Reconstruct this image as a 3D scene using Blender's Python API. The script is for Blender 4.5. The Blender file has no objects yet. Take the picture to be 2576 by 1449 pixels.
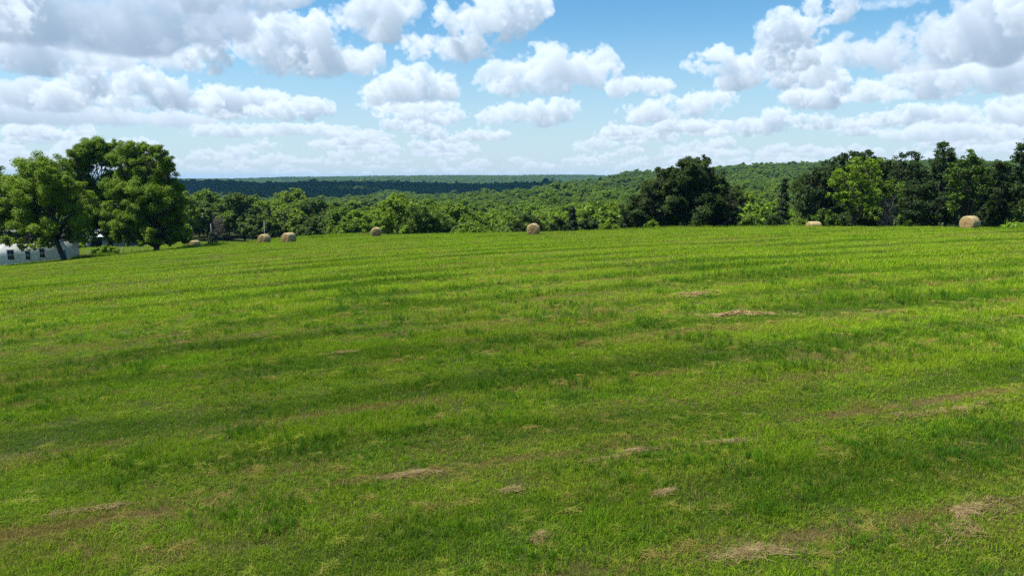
import bpy, math, random
import numpy as np
from mathutils import Vector, Matrix

R = math.radians
sc = bpy.context.scene
col = sc.collection

# ------------------------------------------------------------------ camera
CAM_Z = 6.0
FOCAL = 731.0                      # focal length in pixels of a 1024 wide picture
PITCH = math.atan(109.5 / FOCAL)
cam_data = bpy.data.cameras.new("camera")
cam_data.sensor_width = 36.0
cam_data.lens = FOCAL / 1024 * 36.0
cam_data.clip_start = 0.2
cam_data.clip_end = 30000
cam = bpy.data.objects.new("camera", cam_data)
cam.location = (0, 0, CAM_Z)
cam.rotation_euler = (math.pi / 2 - PITCH, 0, 0)
col.objects.link(cam)
sc.camera = cam

# ------------------------------------------------------------------ exposure
sc.view_settings.view_transform = 'Standard'
sc.view_settings.look = 'None'
sc.view_settings.gamma = 1.0
sc.view_settings.exposure = 1.22
sc.view_settings.use_curve_mapping = False
sc.render.engine = 'CYCLES'
sc.cycles.max_bounces = 5
sc.cycles.diffuse_bounces = 3
sc.cycles.glossy_bounces = 2
sc.cycles.transmission_bounces = 4
sc.cycles.transparent_max_bounces = 24
sc.cycles.volume_bounces = 0
sc.cycles.use_denoising = False
sc.cycles.denoiser = 'OPENIMAGEDENOISE'
sc.cycles.denoising_input_passes = 'RGB_ALBEDO_NORMAL'
sc.cycles.denoising_prefilter = 'NONE'

# ------------------------------------------------------------------ sun
SUN_DIR = np.array([-0.90, -0.12, 0.0])
SUN_DIR /= np.linalg.norm(SUN_DIR)
SUN_EL = R(60)
SUN_DIR = np.array([SUN_DIR[0] * math.cos(SUN_EL), SUN_DIR[1] * math.cos(SUN_EL), math.sin(SUN_EL)])
sun_data = bpy.data.lights.new("sun", 'SUN')
sun_data.energy = 5.0
sun_data.angle = R(0.53)
sun_data.color = (1.0, 0.95, 0.86)
sun = bpy.data.objects.new("sun", sun_data)
sun.rotation_euler = Vector(SUN_DIR).to_track_quat('Z', 'Y').to_euler()
sun.location = (-40, 20, 80)
col.objects.link(sun)

# ------------------------------------------------------------------ picture helpers
# positions are read off the photograph on a 2576 x 1449 grid


def ray(x, y):
    u = (x / 2576 * 1024 - 512) / FOCAL
    v = (287.5 - y / 2576 * 1024) / FOCAL
    cp, sp = math.cos(PITCH), math.sin(PITCH)
    return np.array([u, cp + v * sp, -sp + v * cp])


def at(x, y, Y):
    d = ray(x, y)
    return d * (Y / d[1]) + np.array([0, 0, CAM_Z])


def az_el(x, y):
    d = ray(x, y)
    return math.atan2(d[0], d[1]), math.atan2(d[2], math.hypot(d[0], d[1]))


# ------------------------------------------------------------------ noise
def fractal_tile(n, dims, slope, seed, lo=1.0):
    """a periodic noise tile with a power law spectrum, rescaled to 0..1"""
    rg = np.random.default_rng(seed)
    w = rg.standard_normal((n,) * dims).astype(np.float32)
    F = np.fft.rfftn(w)
    fr = [np.fft.fftfreq(n) * n] * (dims - 1) + [np.fft.rfftfreq(n) * n]
    k = np.sqrt(sum(g * g for g in np.meshgrid(*fr, indexing='ij')))
    k[k < lo] = 1e9
    F *= k ** (-slope)
    t = np.fft.irfftn(F, s=(n,) * dims).astype(np.float32)
    t = (t - t.mean()) / t.std()
    return 0.5 + 0.5 * np.tanh(t * 0.75)


TILE3 = fractal_tile(128, 3, 2.3, 3, 2.0)
TILE2 = fractal_tile(256, 2, 1.7, 5, 2.0)


def noise2(x, y, size):
    """smooth 2-D noise 0..1; size is the width of one whole tile"""
    n = TILE2.shape[0]
    fx = np.asarray(x) / size * n
    fy = np.asarray(y) / size * n
    ix = np.floor(fx).astype(int)
    iy = np.floor(fy).astype(int)
    tx, ty = fx - ix, fy - iy
    a = TILE2[ix % n, iy % n]; b = TILE2[(ix + 1) % n, iy % n]
    c = TILE2[ix % n, (iy + 1) % n]; d = TILE2[(ix + 1) % n, (iy + 1) % n]
    return (a * (1 - tx) + b * tx) * (1 - ty) + (c * (1 - tx) + d * tx) * ty


def noise3(x, y, z):
    n = TILE3.shape[0]
    ix = np.floor(x).astype(np.int32); iy = np.floor(y).astype(np.int32); iz = np.floor(z).astype(np.int32)
    tx = (x - ix).astype(np.float32); ty = (y - iy).astype(np.float32); tz = (z - iz).astype(np.float32)
    x0, x1, y0, y1, z0, z1 = ix % n, (ix + 1) % n, iy % n, (iy + 1) % n, iz % n, (iz + 1) % n
    c00 = TILE3[x0, y0, z0] * (1 - tx) + TILE3[x1, y0, z0] * tx
    c10 = TILE3[x0, y1, z0] * (1 - tx) + TILE3[x1, y1, z0] * tx
    c01 = TILE3[x0, y0, z1] * (1 - tx) + TILE3[x1, y0, z1] * tx
    c11 = TILE3[x0, y1, z1] * (1 - tx) + TILE3[x1, y1, z1] * tx
    return (c00 * (1 - ty) + c10 * ty) * (1 - tz) + (c01 * (1 - ty) + c11 * ty) * tz


def smooth(a, b, x):
    t = np.clip((np.asarray(x, dtype=float) - a) / (b - a), 0, 1)
    return t * t * (3 - 2 * t)


# ------------------------------------------------------------------ sky with cumulus
# The clouds are small density volumes; each one is lit by the high sun from the left and
# by the blue sky, and projected onto a strip of directions just above the horizon.
A_MAX = R(50)
E_MIN, E_MAX = R(-1.0), R(24)
SKY_PX = 1100.0                              # strip pixels per radian
SW, SH = int(2 * A_MAX * SKY_PX), int((E_MAX - E_MIN) * SKY_PX)
sky_rgb = np.zeros((SH, SW, 3), np.float32)  # premultiplied cloud light
sky_t = np.ones((SH, SW), np.float32)        # what passes the clouds
crg = np.random.default_rng(11)


def sky_xy(x, y):
    a, e = az_el(x, y)
    return (a + A_MAX) * SKY_PX, (e - E_MIN) * SKY_PX


def paint_cloud(puffs, base, dens=1.0, grey=0.0, far=0.0, rough=1.0, seed=0, soft=1.0):
    """puffs: (x, y, rx, ry) on the picture grid; base: the flat bottom's y; drawn over what is farther"""
    rg = np.random.default_rng(seed)
    k = SKY_PX * 1024 / 2576 / FOCAL
    P = []
    for x, y, rx, ry in puffs:
        cx, cy = sky_xy(x, y)
        P.append((cx, cy, rx * k * 0.93, ry * k * 0.95))
    P = np.array(P)
    _, by = sky_xy(P[0, 0] / k if False else puffs[0][0], base)
    m = 1.25
    x0 = int(max(0, (P[:, 0] - P[:, 2] * m).min())); x1 = int(min(SW, (P[:, 0] + P[:, 2] * m).max() + 2))
    y0 = int(max(0, min((P[:, 1] - P[:, 3] * m).min(), by))); y1 = int(min(SH, (P[:, 1] + P[:, 3] * m).max() + 2))
    if x1 - x0 < 3 or y1 - y0 < 3:
        return
    W, H = x1 - x0, y1 - y0
    rmean = float(np.sqrt(P[:, 2] * P[:, 3]).max())
    half = 1.25 * max(float(P[:, 3].max()), 0.7 * rmean)
    D = int(np.clip(half / 1.6, 10, 34))
    X = (np.arange(W, dtype=np.float32) + x0)[None, None, :]
    Y = (np.arange(H, dtype=np.float32) + y0)[None, :, None]
    Zd = (np.linspace(-half, half, D, dtype=np.float32))[:, None, None]
    f = np.full((D, H, W), -9.0, np.float32)
    for (cx, cy, rx, ry) in P:
        rz = 0.5 * (rx + ry)
        cz = rg.uniform(-0.35, 0.35) * half
        q = ((X - cx) / rx) ** 2 + ((Y - cy) / ry) ** 2 + ((Zd - cz) / rz) ** 2
        np.maximum(f, 1 - q, out=f)
    o = rg.uniform(0, 128, 3)
    sc1 = 24.0 / max(rmean, 9.0)                    # one tile cell in strip pixels
    sc1 = float(np.clip(sc1, 0.24, 1.6))
    n1 = noise3(np.broadcast_to(X * sc1 + o[0], f.shape), np.broadcast_to(Y * sc1 * 1.15 + o[1], f.shape),
                np.broadcast_to(Zd * sc1 + o[2], f.shape))
    n2 = noise3(np.broadcast_to(X * sc1 * 2.7 + o[1], f.shape), np.broadcast_to(Y * sc1 * 2.7 + o[2], f.shape),
                np.broadcast_to(Zd * sc1 * 2.7 + o[0], f.shape))
    n3 = noise3(np.broadcast_to(X * sc1 * 5.5 + o[2], f.shape), np.broadcast_to(Y * sc1 * 6.0 + o[0], f.shape),
                np.broadcast_to(Zd * sc1 * 5.5 + o[1], f.shape))
    f = f + ((n1 - 0.5) * 1.9 + (n2 - 0.5) * 1.15 + (n3 - 0.5) * 0.45) * rough - 0.20
    f *= smooth(by - 2.0, by + 0.20 * half + 2.0, Y + (n1 - 0.5) * half * 0.34).astype(np.float32)
    step = 2 * half / D
    d = np.clip(f * (4.2 / soft), 0, 1).astype(np.float32)
    ext = d * (0.135 * dens * 26.0 / max(rmean, 14.0))
    # sunlight comes down from the upper left
    L = np.empty_like(d)
    tau = np.zeros((D, W), np.float32)
    sh = 0.45
    acc = 0.0
    for j in range(H - 1, -1, -1):
        L[:, j, :] = tau
        acc += sh
        if acc >= 1:
            acc -= 1
            tau = np.concatenate([tau[:, :1] * 0, tau[:, :-1]], 1)
        tau = tau * 0.992 + ext[:, j, :]
    hgt = np.clip((Y - by) / max(H * 0.8, 1), 0, 1)
    sunl = 0.72 * np.exp(-L * 0.46) + 0.22 * np.exp(-L * 0.07)
    amb = 0.60 + 0.10 * hgt
    T = np.ones((H, W), np.float32)
    Cs = np.zeros((H, W), np.float32); Ca = np.zeros((H, W), np.float32)
    for i in range(D):
        a = 1 - np.exp(-ext[i] * step)
        Cs += T * a * sunl[i]
        Ca += T * a * np.broadcast_to(amb, d.shape)[i]
        T *= 1 - a
    al = 1 - T
    sun_c = np.array([1.0, 0.985, 0.955], np.float32) * (0.92 - 0.34 * grey)
    amb_c = np.array([0.30, 0.55, 0.84], np.float32) * (0.92 - grey * np.array([0.24, 0.12, 0.03], np.float32))
    rgb = Cs[..., None] * sun_c + Ca[..., None] * amb_c
    hz = np.array([0.56, 0.70, 0.84], np.float32)
    rgb = rgb * (1 - far) + hz * far * al[..., None]
    al = al * (1 - 0.35 * far); rgb = rgb * (1 - 0.35 * far)
    S = np.s_[y0:y1, x0:x1]
    sky_rgb[S] = rgb + sky_rgb[S] * (1 - al)[..., None]
    sky_t[S] *= 1 - al


# far bands first: rows of small flat clouds that get thinner towards the horizon
rows = [(436, 5, 60), (429, 6, 64), (421, 7, 64), (413, 8, 62), (405, 9, 60), (396, 10, 56), (387, 11, 54), (377, 12, 50), (366, 13, 44),
        (354, 14, 38), (342, 16, 32), (330, 17, 24), (318, 18, 16)]
for yy, hh, cnt in rows:
    for i in range(cnt):
        x = crg.uniform(-350, 2950)
        gap = noise2(x, yy * 6, 1500)
        if yy < 400 and gap < 0.36:
            continue
        w = hh * crg.uniform(1.3, 3.6)
        pf = [(x, yy + crg.uniform(-3, 3), w, hh * 0.8)]
        for q in range(crg.integers(1, 4)):
            pf.append((x + crg.uniform(-.6, .6) * w, yy - hh * crg.uniform(0.1, 0.6), w * crg.uniform(.2, .45), hh * crg.uniform(.55, 1.0)))
        fr = float(np.clip((yy - 300) / 150, 0.0, 1))
        paint_cloud(pf, yy + hh * 0.55, dens=0.9 - 0.35 * fr, far=0.08 + 0.40 * fr, rough=1.25, seed=int(yy * 100 + i))

CLOUDS = [
    # layered mass low on the left
    ([(120, 290, 200, 22), (330, 300, 170, 16), (20, 268, 120, 25)], 312, dict(grey=.30, far=.16)),
    ([(150, 255, 170, 26), (40, 235, 120, 30), (230, 230, 60, 20)], 280, dict(grey=.30, far=.10)),
    ([(700, 325, 110, 14), (560, 330, 80, 16), (860, 330, 70, 14)], 345, dict(far=.22)),
    ([(1100, 300, 60, 18), (1040, 288, 90, 14), (1150, 290, 40, 18)], 316, dict(far=.12)),
    ([(1330, 288, 110, 30), (1405, 278, 50, 26), (1235, 300, 40, 22)], 316, dict(far=.06)),
    ([(1640, 285, 85, 28), (1740, 264, 85, 30), (1815, 246, 50, 18), (1590, 292, 40, 18)], 309, dict(far=.05)),
    ([(1690, 318, 60, 14), (1760, 322, 60, 12)], 334, dict(far=.2)),
    ([(1895, 322, 90, 20), (1955, 300, 42, 24), (1830, 332, 60, 12)], 340, dict(far=.12)),
    ([(2480, 296, 110, 30), (2400, 304, 100, 16), (2560, 270, 60, 26)], 318, dict(far=.08)),
    ([(2250, 300, 70, 18), (2300, 282, 60, 16), (2190, 310, 60, 12)], 318, dict(far=.12)),
    ([(2360, 336, 130, 18), (2500, 340, 110, 20)], 354, dict(far=.2)),
    ([(2050, 300, 60, 14), (2100, 312, 80, 14)], 322, dict(far=.16)),
    ([(590, 278, 120, 18), (520, 270, 90, 18)], 298, dict(grey=.1)),
    # middle row
    ([(575, 252, 75, 30), (640, 256, 80, 28), (540, 270, 60, 22)], 288, dict()),
    ([(745, 276, 78, 26), (690, 284, 60, 20), (790, 270, 40, 22)], 304, dict()),
    ([(352, 220, 62, 44), (420, 232, 78, 36), (318, 250, 55, 24), (480, 252, 60, 22)], 274, dict()),
    ([(1015, 272, 105, 14), (1090, 270, 60, 16)], 286, dict(dens=.7)),
    ([(1005, 214, 88, 48), (1070, 222, 70, 42), (1035, 192, 55, 30), (940, 240, 36, 24), (1120, 232, 34, 26)], 266, dict()),
    ([(1605, 218, 75, 26), (1560, 222, 40, 24)], 246, dict(dens=.8)),
    ([(1300, 196, 98, 44), (1400, 182, 115, 54), (1478, 152, 58, 36), (1512, 190, 58, 42), (1245, 212, 50, 32)], 244, dict()),
    ([(2055, 250, 75, 28), (2092, 216, 38, 40), (2010, 254, 40, 22)], 272, dict()),
    ([(1800, 142, 48, 30), (1792, 176, 66, 26), (1900, 186, 118, 38), (2010, 188, 100, 38), (2062, 160, 42, 32)], 228, dict()),
    ([(1990, 86, 66, 50), (1975, 130, 70, 44), (1940, 106, 40, 34)], 176, dict()),
    ([(2230, 232, 86, 38), (2330, 208, 84, 34), (2430, 206, 90, 36), (2545, 190, 86, 44)], 254, dict()),
    ([(2045, 18, 26, 26), (2120, 22, 34, 32), (2068, 48, 24, 16)], 62, dict(dens=.55, soft=1.5)),
    ([(2210, 130, 112, 46), (2290, 106, 92, 48), (2410, 70, 110, 62), (2510, 36, 130, 70), (2460, 122, 190, 48), (2140, 150, 50, 26)], 178, dict(grey=.30)),
    # upper left and top
    ([(240, 196, 50, 52), (205, 228, 60, 36), (155, 240, 60, 30)], 268, dict(grey=.12)),
    ([(330, 148, 120, 30), (430, 158, 60, 22)], 180, dict(grey=.1, dens=.7, soft=1.4)),
    ([(518, 122, 46, 52), (545, 146, 34, 30), (480, 140, 30, 26)], 180, dict()),
    ([(55, 120, 110, 46), (180, 146, 90, 34)], 188, dict(grey=.4)),
    ([(960, 30, 105, 62), (1050, 50, 48, 30)], 100, dict(grey=.15)),
    ([(700, 90, 92, 54), (800, 82, 88, 46), (862, 150, 84, 44), (760, 150, 112, 44), (636, 130, 36, 22)], 192, dict()),
    ([(1080, 112, 84, 40), (1150, 66, 68, 54), (1232, 60, 82, 60), (1315, 14, 72, 50), (1190, 104, 96, 42)], 152, dict()),
    ([(80, 20, 220, 70), (300, 40, 210, 80), (470, 66, 150, 56), (180, 66, 200, 40)], 110, dict(grey=.85, dens=1.0, soft=1.4)),
    ([(540, 2, 180, 34), (680, 0, 90, 30)], 38, dict(grey=.8, dens=.9, soft=1.3)),
    ([(1375, 120, 26, 22), (1362, 132, 16, 12)], 145, dict(dens=.12, soft=2.5)),
    ([(2250, 6, 80, 14)], 22, dict(dens=.2, soft=2.0)),
]
for i, (pf, base, kw) in enumerate(CLOUDS):
    paint_cloud(pf, base, seed=900 + i, **kw)
# generic clouds beyond the sides and above the picture
for i in range(26):
    side = crg.random() < .5
    x = crg.uniform(2750, 3300) if side else crg.uniform(-750, -180)
    yy = crg.uniform(-250, 280)
    s = 40 + (290 - yy) * .32
    pf = [(x + crg.uniform(-1, 1) * s * 1.2, yy + crg.uniform(-.3, .2) * s, s * crg.uniform(.5, 1), s * crg.uniform(.3, .5)) for _ in range(4)]
    paint_cloud(pf, yy + s * .45, seed=2000 + i)

sky_img = bpy.data.images.new("cumulus_strip", SW, SH, alpha=True, float_buffer=True)
sky_img.colorspace_settings.name = 'Non-Color'
sky_img.alpha_mode = 'CHANNEL_PACKED'
edge = np.minimum(np.arange(SW), np.arange(SW)[::-1])[None, :] / 60.0
edge = np.clip(np.minimum(edge, (SH - 1 - np.arange(SH))[:, None] / 60.0), 0, 1).astype(np.float32)
buf = np.concatenate([sky_rgb * edge[..., None], ((1 - sky_t) * edge)[..., None]], 2).astype(np.float32)
sky_img.pixels.foreach_set(buf.ravel())
sky_img.update()
sky_img.pack()

world = bpy.data.worlds.new("World")
sc.world = world
world.use_nodes = True
nt = world.node_tree
nt.nodes.clear()


class Nodes:
    """a short way to write node trees"""

    def __init__(self, tree):
        self.t = tree

    def new(self, kind, _in=None, **props):
        n = self.t.nodes.new(kind)
        for k, v in props.items():
            setattr(n, k, v)
        if _in:
            for k, v in _in.items():
                self.put(n.inputs[k], v)
        return n

    def put(self, sock, v):
        if isinstance(v, bpy.types.NodeSocket):
            self.t.links.new(v, sock)
        elif isinstance(v, bpy.types.Node):
            self.t.links.new(v.outputs[0], sock)
        else:
            if hasattr(sock, 'default_value'):
                if sock.type == 'RGBA' and len(v) == 3:
                    v = (*v, 1)
                sock.default_value = v

    def math(self, op, a, b=0.0, c=0.0, clamp=False):
        return self.new('ShaderNodeMath', {0: a, 1: b, 2: c}, operation=op, use_clamp=clamp).outputs[0]

    def mix(self, f, a, b, blend='MIX'):
        n = self.new('ShaderNodeMix', data_type='RGBA', blend_type=blend)
        self.put(n.inputs[0], f); self.put(n.inputs[6], a); self.put(n.inputs[7], b)
        return n.outputs[2]

    def ramp(self, f, lo, hi, a=0.0, b=1.0):
        n = self.new('ShaderNodeMapRange', {0: f, 1: lo, 2: hi, 3: a, 4: b}, interpolation_type='SMOOTHSTEP')
        return n.outputs[0]

    def noise(self, vec, scale, detail=3.0, rough=0.55, dist=0.0):
        return self.new('ShaderNodeTexNoise', {'Vector': vec, 'Scale': scale, 'Detail': detail, 'Roughness': rough, 'Distortion': dist}).outputs[0]


N = Nodes(nt)
SKY_STRENGTH = 0.060
CLOUD_LIGHT = 0.405
sky = N.new('ShaderNodeTexSky', sky_type='NISHITA', sun_disc=False, sun_elevation=SUN_EL,
            sun_rotation=math.atan2(SUN_DIR[0], SUN_DIR[1]), altitude=300, air_density=1.0, dust_density=0.4, ozone_density=3.0)
tc = N.new('ShaderNodeTexCoord')
sep = N.new('ShaderNodeSeparateXYZ', {0: tc.outputs['Generated']})
azn = N.math('ARCTAN2', sep.outputs[0], sep.outputs[1])
eln = N.math('ARCSINE', sep.outputs[2])
uu = N.math('MULTIPLY_ADD', azn, 1 / (2 * A_MAX), 0.5)
vv = N.math('MULTIPLY_ADD', eln, 1 / (E_MAX - E_MIN), -E_MIN / (E_MAX - E_MIN))
uv = N.new('ShaderNodeCombineXYZ', {0: uu, 1: vv})
img = N.new('ShaderNodeTexImage', {'Vector': uv.outputs[0]}, image=sky_img, interpolation='Cubic', extension='CLIP')
# the clear sky whitens to pale blue at the horizon
low = N.ramp(eln, R(-1), R(13), 1.0, 0.0)
tinted = N.mix(1.0, sky.outputs[0], (0.62, 1.0, 1.09, 1), 'MULTIPLY')
skycol = N.mix(N.math('MULTIPLY', low, 0.93), tinted, (4.5, 5.45, 6.2, 1))
# clear sky seen through the clouds, plus the light of the clouds
keep = N.math('SUBTRACT', 1.0, img.outputs[1])
bg_sky = N.new('ShaderNodeBackground', {'Color': skycol, 'Strength': N.math('MULTIPLY', keep, SKY_STRENGTH)})
bg_cloud = N.new('ShaderNodeBackground', {'Color': img.outputs[0], 'Strength': CLOUD_LIGHT})
addn = N.new('ShaderNodeAddShader', {0: bg_sky.outputs[0], 1: bg_cloud.outputs[0]})
out = N.new('ShaderNodeOutputWorld', {'Surface': addn.outputs[0]})
world.cycles.sampling_method = 'MANUAL'
world.cycles.sample_map_resolution = 1024

# ------------------------------------------------------------------ terrain
FIELD = (5.452511841177708, -0.050892313247972006, -0.013498637723116092, 0.000502578276772591, 0.0001531467813754711, 0.00030568289296202533)
COLS = [-600, -330, -220, -100, 0, 60, 130, 250, 400, 600]
EDGE = [122, 150, 135, 112, 101, 100, 100, 97, 92, 88]
RADS = [160, 220, 350, 600, 900, 1300, 2000, 3000, 4500, 6200, 9500]
TABLE = np.array([
    [-14, -17, -22, -40, -45, -45, -19, -65, -5, -60, -70],
    [-14, -17, -21.5, -40, -45, -44, -15, -65, -5, -60, -70],
    [-14.5, -18, -20.5, -40, -45, -44, -14, -65, -5, -60, -70],
    [-17, -21, -26, -33, -37, -42, -15, -60, -6, -60, -70],
    [-20, -26, -32, -34, -33, -38, -19, -50, -5, -60, -70],
    [-20, -26, -32, -33, -29, -23.5, -21, -50, -5, -60, -70],
    [-20, -26, -31, -31, -25, -7, 7, -40, -10, -60, -70],
    [-19, -24, -27, -27, -18, 1, 10, -40, -20, -60, -70],
    [-15, -19, -22, -23, -15, 2, 12, -40, -20, -60, -70],
    [-12, -16, -20, -20, -13, 2, 12, -40, -20, -60, -70]], float)
COL_ANG = np.arctan(np.array(COLS) / FOCAL)
LOGR = np.log(RADS)


def cubic_rows(lr):
    """smooth (Catmull-Rom) interpolation of TABLE along log radius -> (len(COLS), n)"""
    lr = np.clip(lr, LOGR[0], LOGR[-1])
    i = np.clip(np.searchsorted(LOGR, lr) - 1, 0, len(LOGR) - 2)
    h = LOGR[i + 1] - LOGR[i]
    t = (lr - LOGR[i]) / h
    slope = np.gradient(TABLE, LOGR, axis=1) * 0.8
    p0, p1 = TABLE[:, i], TABLE[:, i + 1]
    m0, m1 = slope[:, i] * h, slope[:, i + 1] * h
    t2, t3 = t * t, t * t * t
    return (2 * t3 - 3 * t2 + 1) * p0 + (t3 - 2 * t2 + t) * m0 + (-2 * t3 + 3 * t2) * p1 + (t3 - t2) * m1


def ground(x, y):
    """height of the land at x, y (numpy arrays or numbers)"""
    x = np.atleast_1d(np.asarray(x, float)); y = np.atleast_1d(np.asarray(y, float))
    r = np.hypot(x, y) + 1e-6
    a = np.arctan2(x, y)
    rf = np.minimum(1.0, 190.0 / r)
    fx, fy = x * rf, y * rf
    c = FIELD
    drop = c[0] + c[1] * fx + c[2] * fy + c[3] * fx * fx + c[4] * fx * fy + c[5] * fy * fy
    # the middle of the crest is a little lower, the right end a little higher
    drop = drop + 0.30 * np.exp(-((fx - 2) / 26) ** 2) * smooth(60, 100, fy) - 0.42 * smooth(22, 62, fx) * smooth(50, 85, fy)
    drop = drop + (noise2(x, y, 150) - .5) * 0.16 * smooth(6, 25, r) * (1 - smooth(110, 160, r))
    aa = np.clip(a, COL_ANG[0], COL_ANG[-1])
    j = np.clip(np.searchsorted(COL_ANG, aa) - 1, 0, len(COLS) - 2)
    t = (aa - COL_ANG[j]) / (COL_ANG[j + 1] - COL_ANG[j])
    t = t * t * (3 - 2 * t)
    Z = cubic_rows(np.log(r))
    n = np.arange(len(r))
    outer = Z[j, n] * (1 - t) + Z[j + 1, n] * t
    outer = outer + (noise2(x + 900, y, 9000) - .5) * np.clip((r - 300) * 0.016, 0, 26)
    outer = outer + (noise2(x, y + 300, 1500) - .5) * np.clip((r - 200) * 0.02, 0, 7)
    e = np.interp(aa, COL_ANG, EDGE)
    w = smooth(e, 168, r)
    return CAM_Z + (-drop) * (1 - w) + outer * w


def gz(x, y):
    return float(ground(x, y)[0])


# ------------------------------------------------------------------ object helpers
def mesh_from(name, V, F, mats=(), attrs=None, smooth_shade=False, vattrs=None):
    """V (n,3), F (m,k) with one k for all faces, or a list of such arrays"""
    me = bpy.data.meshes.new(name)
    Fs = F if isinstance(F, list) else [F]
    V = np.asarray(V, np.float32)
    me.vertices.add(len(V))
    me.vertices.foreach_set('co', V.ravel())
    tot = np.concatenate([np.full(len(f), f.shape[1], np.int32) for f in Fs])
    idx = np.concatenate([np.asarray(f, np.int32).ravel() for f in Fs])
    me.loops.add(len(idx))
    me.loops.foreach_set('vertex_index', idx)
    me.polygons.add(len(tot))
    start = np.concatenate([[0], np.cumsum(tot)[:-1]]).astype(np.int32)
    me.polygons.foreach_set('loop_start', start)
    me.polygons.foreach_set('loop_total', tot)
    if smooth_shade:
        me.polygons.foreach_set('use_smooth', np.ones(len(tot), bool))
    for k, a in (attrs or {}).items():
        at_ = me.attributes.new(k, 'FLOAT', 'FACE')
        at_.data.foreach_set('value', np.asarray(a, np.float32))
    for k, a in (vattrs or {}).items():
        at_ = me.attributes.new(k, 'FLOAT', 'POINT')
        at_.data.foreach_set('value', np.asarray(a, np.float32))
    for m in mats:
        me.materials.append(m)
    me.update(calc_edges=True)
    me.validate()
    return me


def link(name, me, parent=None, loc=(0, 0, 0)):
    o = bpy.data.objects.new(name, me)
    o.location = loc
    col.objects.link(o)
    if parent:
        o.parent = parent
    return o


def tag(o, label=None, cat=None, group=None, kind=None):
    if label: o['label'] = label
    if cat: o['category'] = cat
    if group: o['group'] = group
    if kind: o['kind'] = kind
    return o


def thing(name, label, cat, loc, rz=0.0, group=None):
    o = bpy.data.objects.new(name, None)
    o.empty_display_size = 0.3
    o.location = loc
    o.rotation_euler = (0, 0, rz)
    col.objects.link(o)
    return tag(o, label, cat, group)


class MB:
    """collects simple shapes and links them as one mesh"""

    def __init__(self):
        self.v, self.q, self.t = [], [], []
        self.n = 0

    def add(self, V, Q=(), T=()):
        V = np.asarray(V, float)
        self.v.append(V)
        if len(Q): self.q.append(np.asarray(Q) + self.n)
        if len(T): self.t.append(np.asarray(T) + self.n)
        self.n += len(V)
        return self

    def box(self, x0, x1, y0, y1, z0, z1):
        V = [(x, y, z) for z in (z0, z1) for y in (y0, y1) for x in (x0, x1)]
        return self.add(V, [(0, 2, 3, 1), (4, 5, 7, 6), (0, 1, 5, 4), (2, 6, 7, 3), (0, 4, 6, 2), (1, 3, 7, 5)])

    def tube(self, pts, rad, seg=7, cap=True):
        pts = [Vector(p) for p in pts]
        V, Q = [], []
        up = Vector((0, 0, 1))
        for i, p in enumerate(pts):
            d = (pts[min(i + 1, len(pts) - 1)] - pts[max(i - 1, 0)]).normalized()
            a = d.cross(Vector((1, 0, 0)) if abs(d.x) < .8 else Vector((0, 1, 0))).normalized()
            b = d.cross(a)
            for s in range(seg):
                w = 2 * math.pi * s / seg
                V.append(p + (a * math.cos(w) + b * math.sin(w)) * rad[i])
        for i in range(len(pts) - 1):
            for s in range(seg):
                s2 = (s + 1) % seg
                Q.append((i * seg + s, i * seg + s2, (i + 1) * seg + s2, (i + 1) * seg + s))
        T = []
        if cap:
            V.append(pts[0]); V.append(pts[-1])
            for s in range(seg):
                s2 = (s + 1) % seg
                T.append((len(V) - 2, s2, s))
                T.append((len(V) - 1, (len(pts) - 1) * seg + s, (len(pts) - 1) * seg + s2))
        return self.add([tuple(v) for v in V], Q, T)

    def mesh(self, name, mats, smooth_shade=False):
        F = []
        if self.q: F.append(np.concatenate(self.q))
        if self.t: F.append(np.concatenate(self.t))
        return mesh_from(name, np.concatenate(self.v), F, mats, smooth_shade=smooth_shade)

    def build(self, name, mat, parent=None, loc=(0, 0, 0), smooth_shade=False):
        return link(name, self.mesh(name, [mat], smooth_shade), parent, loc)


# ------------------------------------------------------------------ materials
def material(name):
    m = bpy.data.materials.new(name)
    m.use_nodes = True
    m.node_tree.nodes.clear()
    n = Nodes(m.node_tree)
    return m, n


def leaf_material(name, dark, mid, light, trans=0.34, rough=0.55):
    m, n = material(name)
    t = n.new('ShaderNodeAttribute', attribute_name='tint').outputs['Fac']
    rnd = n.new('ShaderNodeObjectInfo').outputs['Random']
    tt = n.math('ADD', n.math('MULTIPLY', t, 0.75), n.math('MULTIPLY_ADD', rnd, 0.36, -0.06), clamp=True)
    cr = n.new('ShaderNodeValToRGB', {0: tt})
    e = cr.color_ramp.elements
    e[0].position, e[0].color = 0.0, (*dark, 1)
    e[1].position, e[1].color = 1.0, (*light, 1)
    k = e.new(0.5); k.color = (*mid, 1)
    p = n.new('ShaderNodeBsdfPrincipled', {'Base Color': cr.outputs[0], 'Roughness': rough, 'Specular IOR Level': 0.12})
    tcol = n.mix(0.5, cr.outputs[0], (0.12, 0.17, 0.01, 1))
    tr = n.new('ShaderNodeBsdfTranslucent', {'Color': tcol})
    mx = n.new('ShaderNodeMixShader', {0: trans, 1: p.outputs[0], 2: tr.outputs[0]})
    n.new('ShaderNodeOutputMaterial', {'Surface': mx.outputs[0]})
    return m


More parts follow.
